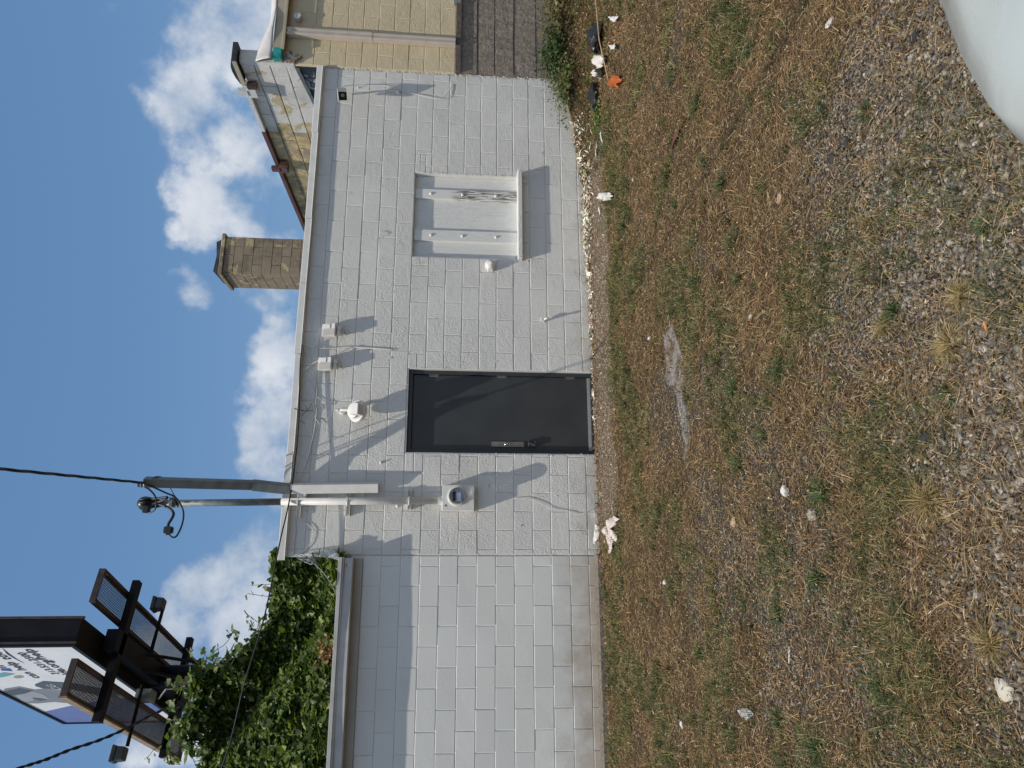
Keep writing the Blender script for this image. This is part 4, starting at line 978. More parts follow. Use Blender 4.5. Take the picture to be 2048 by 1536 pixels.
ml = Matrix.Translation(cc + rc @ Vector((-.092, -.012, 0))) @ rc.to_4x4() @ Matrix.Rotation(R(-90), 4, 'Y')
MB().lathe([(.021, 0), (.021, .006), (.016, .007), (.014, .002), (0, .003)], 18, ml).build('lens_ring', M['steel'], th)
# dryer-vent style cap and hose tap
va_ = PY(980, 530, -.04); th = thing('vent_hood', 'small painted vent hood low beside the boarded window', 'vent', (va_.x, 0, va_.z))
MB().lathe([(.058, 0), (.060, .05), (.052, .085), (.03, .10), (0, .103)], 18, Matrix.Translation((va_.x, -.001, va_.z)) @ Matrix.Rotation(R(90), 4, 'X')).build('hood', M['white_fix'], th, smooth=True)
MB().box(va_.x - .07, va_.x - .03, -.06, -.001, va_.z - .04, va_.z + .03, bev=.008).build('clamp', M['white_fix'], th)
sp_ = PY(1088, 641, -.03); th = thing('hose_tap', 'little painted hose tap low on the wall between door and window', 'tap', (sp_.x, 0, sp_.z))
MB().tube([(sp_.x, -.001, sp_.z), (sp_.x, -.075, sp_.z), (sp_.x + .004, -.095, sp_.z - .018), (sp_.x + .004, -.097, sp_.z - .045)], [.012, .012, .013, .015], 10).build('spout', M['white_fix'], th, smooth=True)
MB().lathe([(.006, 0), (.006, .02), (.026, .022), (.026, .030), (.006, .032)], 8, Matrix.Translation((sp_.x, -.062, sp_.z + .01))).build('handle', M['white_fix'], th)
pl = PY(840, 918, -.02)
for (x, y, rr, lab) in ((762, 925, .018, 'tiny painted bolt left of the door top'), (976, 972, .022, 'small round plug under the meter box'), (716, 176, .009, 'painted screw stub near the security camera'), (795, 1012, .02, 'knobbly patch of filler below the middle strut')):
    c = PY(x, y, 0); mb = MB(); rr_ = random.Random(x)
    mb.lathe([(rr, 0), (rr * .9, .008), (rr * .45, .016), (rr * .4, .03 if rr < .02 else .018)], 9, Matrix.Translation((c.x, .0, c.z)) @ Matrix.Rotation(R(90), 4, 'X'))
    tag(mb.build('wall_plug', M['white_fix']), lab, 'plug')

# thin wires stapled to the wall (photo pixels, offset from wall, radius)
WIRES = [
 ('white_wire', 'white wire drooping along the wall below the security camera', [(683, 176, -.22), (690, 172, -.1), (715, 170, -.03), (770, 171, -.02), (795, 178, -.02), (830, 188, -.02), (868, 197, -.03), (885, 196, -.03), (897, 182, -.02), (906, 168, -.006)], .0042),
 ('white_wire', 'white wire hanging from the meter box and curling to the ground', [(1028, 997, -.01), (1045, 996, -.012), (1063, 999, -.014), (1085, 1008, -.014), (1105, 1018, -.014), (1140, 1024, -.014), (1155, 1029, -.02), (1170, 1025, -.03), (1186, 1020, -.02), (1190, 1035, -.01)], .0035),
 ('white_cable', 'thick overpainted cable sweeping from the eave past the left flood light', [(606, 744, -.03), (625, 727, -.045), (655, 715, -.05), (680, 705, -.04), (705, 694, -.02), (725, 695, -.012), (760, 697, -.012), (787, 700, -.012)], .006),
 ('white_cable', 'overpainted cable running down from the eave between the flood lights', [(606, 688, -.03), (625, 693, -.03), (650, 697, -.02), (690, 694, -.015), (710, 695, -.01), (745, 697, -.01), (783, 699, -.01)], .005),
 ('white_wire', 'frayed white wire bundle end left of the flood lights', [(607, 690, -.03), (615, 705, -.02), (622, 720, -.012), (628, 750, -.012), (633, 775, -.012), (632, 800, -.014), (629, 830, -.012), (640, 850, -.02)], .003),
 ('white_wire', 'thin white wire from the eave above the door toward the barn light', [(605, 762, -.03), (620, 765, -.02), (632, 790, -.012), (650, 802, -.012), (670, 802, -.01), (700, 795, -.01)], .0028),
 ('white_cable', 'white cable dropping from the eave beside the mast', [(590, 962, -.04), (600, 950, -.03), (612, 925, -.02), (622, 890, -.015), (630, 850, -.012), (634, 815, -.012)], .0042),
 ('white_wire', 'looped thin wire left of the top pipe strut', [(594, 1036, -.02), (608, 1044, -.012), (620, 1052, -.012), (627, 1065, -.01), (622, 1085, -.01), (605, 1105, -.012), (592, 1112, -.02)], .003),
 ('white_cable', 'straight overpainted cable down the joint left of the pipe', [(590, 1033, -.01), (591, 1060, -.01), (588, 1090, -.01), (587, 1112, -.012)], .005),
 ('white_wire', 'stub of painted wire above and left of the window', [(752, 478, -.008), (760, 470, -.03), (763, 462, -.012), (775, 466, -.01)], .003),
]
for nm, lab, pts, rad in WIRES:
    o = MB().tube(spline([PY(*q) for q in pts], 6), rad, 6).build(nm, M['white_fix'], smooth=True); tag(o, lab, 'cable' if 'cable' in nm else 'wire')
# twigs stuck behind the eave cable
for i, pts in enumerate([[(604, 818, -.06), (612, 822, -.07), (624, 808, -.05)], [(603, 830, -.05), (614, 820, -.06), (620, 812, -.07)], [(600, 838, -.05), (608, 845, -.04)]]):
    pass
o = MB()
for pts in [[(602, 819, -.06), (613, 822, -.08), (624, 807, -.06)], [(603, 832, -.05), (613, 820, -.07), (611, 810, -.07)], [(600, 840, -.05), (610, 848, -.04)], [(588, 817, -.06), (604, 822, -.06), (626, 821, -.03)]]:
    o.tube(spline([PY(*q) for q in pts], 4), .003, 5)
tag(o.build('twigs', M['black_rubber']), 'few dark dry twigs caught on the eave cable above the barn light', 'twigs')
# black cable along the eave, running off to the left in front of the vine
pts = [(604, 690, -.07), (600, 740, -.075), (597, 850, -.085), (590, 925, -.10), (579, 1000, -.13), (560, 1083, -.16), (536.5, 1199, -.18), (520, 1265, -.19), (488, 1370, -.20), (464, 1471, -.21), (443, 1536, -.22), (405, 1640, -.24)]
ev = MB().tube(spline([PY(*q) for q in pts], 6), .0075, 8).build('eave_cable', M['black_rubber'], smooth=True); tag(ev, 'black cable that follows the eave then crosses before the vine', 'cable')
for (x, y, Y) in ((534, 1213, -.182),): 
    c = PY(x, y, Y); tag(MB().tube([c + Vector((-.02, 0, -.004)), c + Vector((.02, 0, .004))], .014, 8).build('cable_clip', M['black_rubber']), 'small black clip on the eave cable before the clouds', 'clip')
# twisted service drop from a pole outside the picture on the right-hand side
top = b3 + Vector((-.02, -.09, .0)); far = PY(-700, 895, -9.5) if False else top + Vector((-.084 * 16 + .55, -16, 2.6))
drop_dir = None
pA = PY(290, 966, -.80); pB = PY(0, 943, -2.2)
ddir = (pB - pA); end = pA + ddir * 8
pts = [pA.lerp(end, k / 240) + Vector((0, 0, -.5 * math.sin(math.pi * k / 240) * 1.1)) * (0 if k == 0 else 1) for k in range(241)]
fix = pA - pts[0]
drp = thing('service_drop', 'black twisted service cable coming in from the sky to the mast top', 'cable', tuple(pA))
for s_ in range(3):
    tw = []
    for k, p_ in enumerate(pts):
        a = k * .42 + s_ * 2.09; tw.append(p_ + Vector((math.cos(a), 0, 0)) * .007 + Vector((0, math.sin(a) * .2, math.sin(a))) * .007)
    MB().tube(tw, .0065, 6).build('strand', M['black_rubber'], drp, smooth=True)
# drip loops
LOOPS = [
 ('black drip loop hanging in a big curve between mast and pipe', [(288, 967, -.78), (306, 974, -.7), (330, 985, -.5), (351, 995, -.35), (364, 1015, -.3), (367, 1033, -.3), (362, 1055, -.3), (352, 1073, -.32), (342, 1073, -.32), (335, 1062, -.3)], .009),
 ('black drip loop curling from the weatherhead out to a lone splice', [(300, 1008, -.16), (315, 1008, -.22), (330, 1012, -.26), (343, 1020, -.28), (347, 1028, -.3), (343, 1038, -.3), (337, 1048, -.3), (336, 1058, -.3)], .014),
 ('black drip loop circling below the mast insulator', [(290, 974, -.72), (300, 980, -.6), (310, 992, -.45), (313, 1005, -.36), (309, 1020, -.3), (298, 1025, -.26), (292, 1020, -.22)], .0085),
 ('short thick black loop beside the weatherhead', [(296, 998, -.16), (312, 997, -.2), (328, 995, -.24), (334, 994, -.26), (333, 997, -.28), (320, 1003, -.24), (305, 1008, -.18)], .013),
 ('bare grey messenger wire arching from the mast top to the pipe', [(300, 968, -.74), (306, 956, -.72), (316, 953, -.66), (326, 956, -.55), (336, 967, -.4), (345, 985, -.25), (352, 996, -.16)], .006)]
for i, (lab, pts, rad) in enumerate(LOOPS):
    o = MB().tube(spline([PY(*q) for q in pts], 7), rad, 8).build('drip_loop' if i < 4 else 'messenger_wire', M['black_rubber'] if i < 4 else M['galv'], smooth=True); tag(o, lab, 'cable')
c = PY(337, 1060, -.3); mb = MB(); mb.box(c.x - .035, c.x + .035, c.y - .03, c.y + .03, c.z - .045, c.z + .045, bev=.014); mb.box(c.x - .05, c.x - .02, c.y - .02, c.y + .02, c.z - .02, c.z + .02, bev=.008)
tag(mb.build('splice_connector', M['black_plastic']), 'black lump splice at the end of the leftmost drip loop', 'connector')
c = PY(292, 1018, -.24); tag(MB().box(c.x - .04, c.x + .03, c.y - .03, c.y + .03, c.z - .04, c.z + .03, bev=.012).build('splice_connector', M['black_plastic']), 'black splice tucked against the weatherhead', 'connector')
c = PY(348, 1002, -.16); tag(MB().tube([PY(350, 997, -.17), PY(356, 1014, -.17)], .012, 8).build('cable_clamp', M['black_plastic']), 'black clamp bolted across the bare pipe', 'clamp')
# loose grey wires knotted at the annex corner
rw = random.Random(14)
kn = thing('wire_tangle', 'knot of grey weathered wires where the roof edge meets the vine', 'wires', tuple(PY(620, 1115, -.05)))
for i in range(11):
    s0 = PY(600 + rw.uniform(-8, 12), 1112 + rw.uniform(-6, 8), -.03); mid_ = PY(620 + rw.uniform(-8, 10), 1122 + rw.uniform(-8, 8), -.12 + rw.uniform(-.05, .04))
    e0 = PY(640 + rw.uniform(-15, 25), 1120 + rw.uniform(-25, 25), -.08 + rw.uniform(-.06, .05))
    MB().tube(spline([s0, mid_, PY(628 + rw.uniform(-5, 8), 1112 + rw.uniform(-8, 8), -.14), e0], 6), .0035, 5).build('wire', M['galv'], kn, smooth=True)
o = MB().tube(spline([PY(622, 1122, -.12), PY(640, 1138, -.2), PY(652, 1152, -.22), PY(665, 1172, -.2), PY(672, 1190, -.16)], 6), .005, 6).build('loose_cable', M['galv'], smooth=True); tag(o, 'grey cable trailing from the wire knot down over the vine leaves', 'cable')
# torn flashing
def sheet(name, pts3, mat, n=14, amp=.02, seed=1, thick=.003, lab=None, cat=None, nrmv=Vector((0, 0, 1)), parent=None):
    """thin crumpled sheet filling an outline"""
    import bmesh
    bm = bmesh.new(); vs = [bm.verts.new(p_) for p_ in pts3]; f = bm.faces.new(vs); bmesh.ops.triangulate(bm, faces=[f])
    for _ in range(4): bmesh.ops.subdivide_edges(bm, edges=[e for e in bm.edges if e.calc_length() > .022], cuts=1)
    bmesh.ops.triangulate(bm, faces=bm.faces)
    ce = sum((Vector(p_) for p_ in pts3), Vector()) / len(pts3)
    for v in bm.verts:
        q = v.co - ce; a_ = abs(vnoise([q.x * 7 + seed], [q.y * 7 + q.z * 7], 1.0, seed, 2)[0] - .5) * 2.4 + abs(vnoise([q.x * 19 + seed], [q.y * 19 + q.z * 19], 1.0, seed + 3, 2)[0] - .5) * 1.2 - .3; v.co += nrmv * amp * a_ * 1.5
        v.co.x += (vnoise([q.x * 20 + seed], [q.y * 20 + q.z * 7], 1.0, seed + 5, 2)[0] - .5) * .006
    me = bpy.data.meshes.new(name); bm.to_mesh(me); bm.free(); me.materials.append(mat); me.polygons.foreach_set('use_smooth', [True] * len(me.polygons))
    o = link(name, me, parent); s_ = o.modifiers.new('thick', 'SOLIDIFY'); s_.thickness = thick
    if lab: tag(o, lab, cat)
    return o
sheet('torn_flashing', [PY(645, 1107, -.10), PY(655, 1099, -.08), PY(672, 1102, -.05), PY(679, 1109, -.09), PY(677, 1121, -.12), PY(660, 1115, -.10), PY(642, 1114, -.06)], M['white_trim'], amp=.03, seed=3, lab='scrap of bent white flashing at the annex fascia corner', cat='flashing', nrmv=Vector((0, -1, 0)))

# ------------------------------------------------------------------ vine
vr = np.random.default_rng(51)
SIL = [(1100, 572), (1112, 545), (1135, 548), (1165, 552), (1195, 543), (1225, 540), (1250, 528), (1270, 505), (1290, 492), (1310, 470), (1330, 440), (1342, 398), (1360, 366), (1400, 356), (1440, 344), (1480, 340), (1500, 360), (1520, 378), (1560, 372), (1640, 350), (1760, 360), (2300, 400)]
VY = .45
sx_ = []; sz_ = []
for (y, x) in SIL: q = PY(x, y, VY); sx_.append(q.x); sz_.append(q.z)
sx_, sz_ = np.array(sx_)[::-1], np.array(sz_)[::-1]
def siltop(x): return np.interp(x, sx_, sz_)
def vine_pts(n, r, inner=False):
    x = r.uniform(-4.6, .22, n); top_ = siltop(x); v = r.random(n); zb = 2.64
    z = zb + (top_ - zb) * v + r.normal(0, .03, n)
    # a lower apron of growth hanging at the roof edge and a higher mass behind it
    apron = np.clip((z - 2.66) / .42, 0, 1.3)
    bul = (vnoise(x * 1.0, z * 1.0, 2.1, 77, 3) - .5)
    y = -.10 + .36 * ss(apron, .2, 1.0) + .40 * ss(z, 3.0, 3.9) + bul * .55
    y = y + .30 * np.exp(-(((x + .55) * .8 + (z - 3.02) * 1.0) / .16) ** 2) * ss(-x, .1, .6)
    y = y + (r.uniform(.08, .55, n) if inner else np.abs(r.normal(0, .07, n)))
    return np.stack([x, np.maximum(y, -.07 + np.maximum(z - 2.70, 0) * .30), z], -1)
# leaf: lobed, folded about its midrib
LT = np.array([[0, 0, 0], [.34, -.10, .03], [.52, .22, .05], [.30, .34, .03], [.36, .62, .05], [0, 1.0, -.02], [-.36, .62, .05], [-.30, .34, .03], [-.52, .22, .05], [-.34, -.10, .03], [0, .35, -.04]])
LF = np.array([[10, 0, 1], [10, 1, 2], [10, 2, 3], [10, 3, 4], [10, 4, 5], [10, 5, 6], [10, 6, 7], [10, 7, 8], [10, 8, 9], [10, 9, 0]])
def leaves(P, nv, size, r, cols, dark=None, down=.55):
    n = len(P); nv = nrm(nv + r.normal(0, .48, (n, 3)))
    dn = np.stack([r.normal(0, .6, n), r.normal(0, .3, n), -np.ones(n) * down + r.normal(0, .35, n)], -1)
    t2 = nrm(dn - nv * np.sum(dn * nv, -1, keepdims=True)); t1 = np.cross(t2, nv)
    T = LT[None] * size[:, None, None] * np.stack([r.uniform(.8, 1.15, n), np.ones(n), r.uniform(-.6, 2.6, n)], -1)[:, None, :]
    V = P[:, None] + T[..., 0:1] * t1[:, None] + T[..., 1:2] * t2[:, None] + T[..., 2:3] * nv[:, None]
    o = (np.arange(n) * 11)[:, None, None]; c = palette(r, n, cols, .2)
    C = np.repeat(np.concatenate([c, np.ones((n, 1))], 1)[:, None], 11, 1).reshape(-1, 4)
    return V.reshape(-1, 3), (LF[None] + o).reshape(-1, 3), C
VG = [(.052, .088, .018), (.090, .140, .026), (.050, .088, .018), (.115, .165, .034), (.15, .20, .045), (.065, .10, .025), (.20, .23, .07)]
P1 = vine_pts(25000, vr); P2 = vine_pts(9000, vr, True)
def ups(n): return nrm(np.stack([vr.normal(-.1, .45, n), vr.normal(-.75, .4, n), vr.normal(.75, .45, n)], -1))
# shoots that stick out of the silhouette
shoots = [[(1355, 372), (1340, 384), (1333, 398), (1318, 415), (1300, 432), (1290, 448), (1272, 462), (1258, 466)], [(1252, 505), (1247, 503), (1240, 500)], [(1345, 440), (1330, 448), (1312, 450), (1298, 465)],
          [(1125, 556), (1112, 548), (1106, 543)], [(1290, 480), (1275, 470), (1262, 474)], [(1500, 365), (1510, 345), (1522, 340)], [(1420, 352), (1410, 343), (1400, 338)], [(1470, 345), (1490, 336), (1500, 338)], [(1380, 362), (1370, 352), (1362, 350)]]
S3 = []; vst = MB()
for s_ in shoots:
    pl_ = spline([PY(x, y, VY + vr.uniform(-.1, .1)) for (y, x) in s_], 5)
    vst.tube(pl_, .0035, 5)
    for k, q in enumerate(pl_):
        if vr.random() < .75: S3.append(q + Vector(vr.normal(0, .02, 3)))
for i in range(60):
    x = vr.uniform(-3.5, .1); z0 = siltop(x); q = Vector((x, .4 + vr.normal(0, .15), z0 - .05)); e = q + Vector(vr.normal(0, .12, 3)) + Vector((0, 0, vr.uniform(.04, .16)))
    vst.tube([q, q.lerp(e, .5) + Vector((0, 0, .02)), e], .003, 5)
    for k in range(4): S3.append(q.lerp(e, (k + 1) / 4) + Vector(vr.normal(0, .02, 3)))
S3 = np.array([tuple(q) for q in S3])
vn_ = thing('vine', 'dense green grape vine heaped over the annex roof', 'vine', (-1.0, .3, 2.64))
Va, Fa, Ca = leaves(P1, ups(len(P1)), vr.gamma(7, .0078, len(P1)) + .009, vr, VG)
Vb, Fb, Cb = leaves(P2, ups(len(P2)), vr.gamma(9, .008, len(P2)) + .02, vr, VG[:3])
Vc, Fc_, Cc_ = leaves(S3, ups(len(S3)), vr.uniform(.04, .085, len(S3)), vr, VG)
nb = 60; Pb = np.stack([vr.normal(-.75, .07, nb), vr.uniform(-.15, -.06, nb), vr.uniform(2.67, 2.83, nb)], -1)
Vd, Fd, Cd = leaves(Pb, ups(nb), vr.uniform(.02, .05, nb), vr, [(.28, .13, .06), (.34, .19, .10), (.2, .09, .04)])
oA, oB, oC = len(Va), len(Va) + len(Vb), len(Va) + len(Vb) + len(Vc)
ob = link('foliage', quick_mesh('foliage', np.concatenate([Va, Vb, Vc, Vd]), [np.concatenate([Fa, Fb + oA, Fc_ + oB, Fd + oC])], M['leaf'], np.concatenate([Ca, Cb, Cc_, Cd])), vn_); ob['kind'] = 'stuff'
for i in range(44):
    x = vr.uniform(-3.8, .1); q = Vector((x, .95, 2.63)); pl_ = [q]
    for k in range(6): q = q + Vector((vr.normal(0, .12), vr.normal(-.02, .08), .16 + vr.normal(0, .05))); pl_.append(q) if q.z < siltop(q.x) - .05 else None
    if len(pl_) > 2: vst.tube(spline(pl_, 3), .007, 5)
vst.build('stems', simple('vine_stem', (.12, .085, .05), .8, 0, .2, 20), vn_, smooth=True)

# ------------------------------------------------------------------ billboard
A = PD(150, 1287, 18.0); ZA = A.z
az = R(-21.3); Dv = Vector((math.sin(az), math.cos(az), 0)); Ev = Vector((Dv.y, -Dv.x, 0)); UPv = Vector((0, 0, 1))
def PF(x, y, off=0.0):                  # photo pixel -> (s, h) on the printed face
    d = ray(x, y); o = A - Ev * off; t_ = (o - CAM).dot(Ev) / d.dot(Ev); p_ = CAM + d * t_ - A; return p_.dot(Dv), p_.z
def B(s, e, h): return A + Dv * s + Ev * e + UPv * h
def PB(x, y, h=0.0):                    # photo pixel -> (s, e) on the horizontal plane at height h
    q = PZ(x, y, ZA + h) - A; return q.dot(Dv), q.dot(Ev)
SF = PF(230, 1443)[0]; HF = PF(121, 1442)[1]
ew = PB(165, 1230)[1]; W_ = ew
bbd = thing('billboard', 'tall black steel billboard with a white printed face and mesh catwalks', 'billboard', tuple(B(SF / 2, W_ / 2, -ZA)))
def bbx(s0, s1, e0, e1, h0, h1):
    mb = MB(); pts = [B(s, e, h) for h in (h0, h1) for s, e in ((s0, e0), (s1, e0), (s1, e1), (s0, e1))]
    return mb.add(pts, [(0, 1, 2, 3), (7, 6, 5, 4), (1, 0, 4, 5), (2, 1, 5, 6), (3, 2, 6, 7), (0, 3, 7, 4)])
def bb(name, mat, *a, **k): return bbx(*a).build(name, mat, bbd, **k)
bb('sign_box', M['black_paint'], .02, SF - .02, .03, W_ - .03, .03, HF)
bb('end_trim', M['rust_black'], -.02, .06, W_ - .05, W_, -.02, HF + .02); bb('end_trim', M['rust_black'], -.02, .06, 0, .05, -.02, HF + .02)
white_v, _t, _b = nmat('printed_vinyl'); _t.links.new(ramp(_t, noise(_t, 1.2, 5), [(.3, (.76, .77, .78)), (.7, (.86, .86, .86))]), _b.inputs['Base Color']); _b.inputs['Roughness'].default_value = .5
bb('printed_face', white_v, .12, SF - .12, -.02, .025, .12, HF - .10)
for nm_, a_ in (('top', (0, SF, -.06, .02, HF - .10, HF)), ('bottom', (0, SF, -.06, .02, 0, .11)), ('far', (SF - .11, SF, -.06, .02, .112, HF - .102)), ('near', (.0, .11, -.06, .02, .112, HF - .102))):
    bb('face_frame', M['black_paint'], *a_)
def flat(name, pts, col, off, rough=.5):
    m_, t_, b_ = nmat(name + '_print'); t_.links.new(ramp(t_, noise(t_, 2, 4), [(.3, tuple(c * .85 for c in col)), (.7, col)]), b_.inputs['Base Color']); b_.inputs['Roughness'].default_value = rough
    q = []
    for (x, y) in pts:
        s, h = PF(x, y); q.append(B(min(max(s, .125), SF - .125), -off, min(max(h, .125), HF - .105)))
    MB().prism(q, Ev * .003).build(name, m_, bbd)
def crop(pts): return [(x * .15625, 1210 + y * .15625) for x, y in pts]
flat('printed_blue_field', [(88, 1422), (142, 1410), (200, 1400), (300, 1390), (345, 1420), (300, 1450), (200, 1450), (120, 1447)], (.16, .21, .47), .026)
flat('printed_jacket', crop([(0, 1105), (60, 1060), (240, 1030), (440, 1070), (560, 1060), (900, 1060), (900, 1250), (700, 1230), (480, 1250), (300, 1245), (130, 1160)]), (.26, .27, .29), .026)
flat('printed_jacket_fold', crop([(20, 1100), (240, 1050), (430, 1085), (330, 1120), (140, 1150)]), (.10, .105, .12), .030)
flat('printed_jacket_fold', crop([(200, 1140), (420, 1090), (560, 1130), (640, 1190), (480, 1190), (360, 1230), (280, 1225)]), (.40, .41, .43), .030)
flat('printed_jacket_fold', crop([(420, 1170), (540, 1180), (600, 1200), (520, 1215), (430, 1190)]), (.12, .12, .13), .034)
flat('printed_cap', crop([(450, 1000), (545, 962), (900, 985), (1500, 1100), (1500, 1200), (900, 1060), (560, 1055), (460, 1025)]), (.10, .115, .13), .034)
flat('printed_logo_teal', crop([(0, 860), (50, 850), (200, 870), (100, 900), (0, 918)]), (.16, .42, .50), .026)
flat('printed_logo_blue', crop([(10, 800), (125, 798), (165, 835), (20, 828)]), (.05, .10, .33), .026)
flat('printed_logo_green', crop([(240 + 64 * math.cos(a), 908 + 20 * math.sin(a)) for a in [k * math.pi / 8 for k in range(16)]]), (.30, .40, .26), .026)
flat('printed_swash', crop([(34, 540), (120, 610), (220, 680), (315, 735), (200, 680), (90, 615)]), (.03, .035, .08), .026)
ink = simple('dark_navy_ink', (.018, .022, .05), .5, 0, .1, 5); wink = simple('white_ink', (.6, .6, .6), .5, 0, .05, 5)
def text(body, p0, p1, mat, off, size_ratio=None, name='printed_text', shear=.0):
    s0, h0 = PF(*p0); s1, h1 = PF(*p1)
    cu = bpy.data.curves.new(name, 'FONT'); cu.body = body; cu.size = 1; cu.extrude = .002; cu.shear = shear; cu.offset = .004
    to = bpy.data.objects.new(name, cu); COL.objects.link(to); bpy.context.view_layer.update()
    dg = bpy.context.evaluated_depsgraph_get(); me = bpy.data.meshes.new_from_object(to.evaluated_get(dg)); bpy.data.objects.remove(to)
    xs = [v.co.x for v in me.vertices]; wdt = max(xs); k = (s0 - s1) / wdt; kv = k * .70 if size_ratio is None else k * size_ratio
    for v in me.vertices:
        x, y, z = v.co; v.co = B(s0 - x * k, -off - z * 1, (h0 + h1) / 2 + y * kv)
    me.materials.append(mat); return link(name, me, bbd)
text('can help', (76.5, 1354.5), (31, 1322), ink, .030)
text('tou', (22, 1317), (2, 1301), ink, .030)
text('313.531.2500', (116, 1347), (53, 1303), ink, .030)
text('side.org/help', (138, 1352), (76, 1296), ink, .030)
text('IN', (12, 1334), (-4, 1322), ink, .030, 2.2)
text('CG', (122, 1377), (128, 1366) if False else (112, 1366), wink, .040)
# column, braces, under-frame
sp_c, ep = PB(300, 1360)
cxs, cxe = SF * .62, W_ * .55
col_c = B(cxs, cxe, 0)
qa, qb = PB(300, 1331), PB(300, 1373)
colm = PD(400, 1352, (B(cxs, cxe, 0) - CAM).dot(FW)); 
cc_ = Vector((colm.x, colm.y, 0)); 
MB().tube([(cc_.x, cc_.y, -.3), (cc_.x, cc_.y, ZA - .05)], .34, 20).build('column', M['black_paint'], bbd, smooth=True)
sC = (cc_ - A).dot(Dv); eC = (cc_ - A).dot(Ev)
bb('torsion_beam', M['black_paint'], SF * .16, SF * .99, eC - .28, eC + .28, -.36, -.02)
for s_ in (-1, 1):
    for t_ in (-1.0, 1.0):
        MB().tube([B(sC + .3 * s_, eC + .3 * t_, -1.7), B(sC + 1.9 * s_, eC + (W_ * .3) * t_, -.1)], .05, 6).build('brace', M['black_paint'], bbd)
MB().tube([B(sC - .1, eC - .34, -2.2), B(sC - .1, eC - .4, -.6), B(sC + .7, eC - .5, -.15)], .035, 6).build('cable_pipe', M['galv'], bbd)
bb('gear_box', M['galv'], sC - 1.0, sC - .5, eC - .9, eC - .6, -.5, -.06)
# catwalks
def catwalk(pn, pn2, pf, lab, bw=.034):
    s0, ea = PB(*pn); s0b, eb = PB(*pn2); s1 = PB(*pf)[0]; e0, e1 = sorted((ea, eb)); s0 = (s0 + s0b) / 2
    fr = bbx(s0, s1, e0, e0 + .09, -.16, .0); 
    for a_ in ((s0, s1, e1 - .09, e1, -.16, .0), (s0, s0 + .06, e0 + .09, e1 - .09, -.16, .0), (s1 - .06, s1, e0 + .09, e1 - .09, -.16, 0)):
        x = bbx(*a_); fr.add(x.v, x.f)
    fr = fr.build('catwalk_frame', M['rust_black'], bbd, label=lab)
    g = MB(); n_ = int((s1 - s0) / .075)
    for k in range(n_):
        s = s0 + .08 + k * (s1 - s0 - .16) / n_; x = bbx(s, s + bw, e0 + .09, e1 - .09, -.058, -.054); g.add(x.v, x.f)
    ne = 14
    for k in range(ne):
        e = e0 + .10 + k * (e1 - e0 - .2) / (ne - 1); x = bbx(s0 + .06, s1 - .06, e - .005, e + .005, -.07, -.059); g.add(x.v, x.f)
    g = g.build('catwalk_grating', simple('grey_expanded_mesh', (.10, .10, .11), .5, .3, .3, 4), bbd)
    return s0, s1, e0, e1
w1 = catwalk((177, 1203), (199, 1137), (400, 1332), 'right-hand mesh catwalk')
w2 = catwalk((120, 1392), (142, 1316), (352, 1524), 'left-hand mesh catwalk with boarded edge', .056)
bb('edge_board', simple('weathered_plywood', (.32, .24, .17), .8, 0, .2, 4), w2[0], w2[1], w2[2] - .05, w2[2] - .004, -.18, .02)
bb('number_plate', wink, w2[1] * .78, w2[1] * .88, w2[2] - .056, w2[2] - .051, -.17, .0)
# outriggers: cross beams under sign and catwalks
for (pa, pb) in (((265, 1170), (195, 1438)), ((370, 1285), (330, 1500))):
    sa, ea = PB(*pa, -.2); sb_, eb = PB(*pb, -.2); s_m = (sa + sb_) / 2; e0, e1 = sorted((ea, eb))
    bb('cross_beam', M['black_paint'], s_m - .14, s_m + .14, min(e0, w2[2] - .25), max(e1, w1[3] + .35), -.36, -.17)
# lamp arms
def lamp(pa, pb, lab):
    sa, ea = PB(*pa, -.2); sb_, eb = PB(*pb, -.2)
    e_in, e_out = (W_ * .9, w1[3] + .30) if eb > 0 else (W_ * .05, w2[2] - .42)
    sgn = 1 if e_out > 0 else -1; s = (sa + sb_) / 2
    MB().tube([B(s, e_in, -.24), B(s, e_out, -.26)], .055, 8).build('lamp_arm', M['black_paint'], bbd)
    hd = MB(); c_ = B(s, e_out + .2 * sgn, -.10)
    for (dx, w0, w1_, z0, z1) in ((0, .17, .19, -.17, .05), (0, .20, .23, .055, .18)):
        ps = [c_ + Dv * (a * (w0 if z_ == z0 else w1_)) + Ev * (b_ * (w0 if z_ == z0 else w1_)) + UPv * z_ for z_ in (z0, z1) for a, b_ in ((-1, -1), (1, -1), (1, 1), (-1, 1))]
        hd.add(ps, [(3, 2, 1, 0), (4, 5, 6, 7), (0, 1, 5, 4), (1, 2, 6, 5), (2, 3, 7, 6), (3, 0, 4, 7)])
    hd.build('flood_lamp', simple('dark_green_grey_housing', (.045, .055, .055), .5, 0, .2, 6), bbd, label=lab, bevel=.03)
lamp((300, 1330), (312, 1228), 'flood lamp on the right-hand arm'); lamp((283, 1370), (250, 1490), 'flood lamp on the left-hand arm')
MB().tube([B(SF * .35, W_ + .1, -.1), B(SF * .75, W_ + .25, -.12)], .02, 6).build('stay_rod', M['black_paint'], bbd)
# twisted cable passing in front of the billboard
pts = [(330, 1418, 12), (300, 1432, 11.6), (255, 1456, 11.2), (200, 1480, 10.8), (140, 1500, 10.4), (90, 1520, 10.1), (40, 1536, 9.8), (-60, 1572, 9.2)]
ck = [PD(*q) for q in pts]; ck = spline(ck, 14); tw = MB()
for s_ in range(2):
    tw.tube([q + Vector((math.cos(k * .6 + s_ * 3.14), 0, math.sin(k * .6 + s_ * 3.14))) * .012 for k, q in enumerate(ck)], .014, 6)
tag(tw.build('overhead_cable', M['black_rubber'], smooth=True), 'twisted black overhead cable crossing in front of the left catwalk', 'cable')

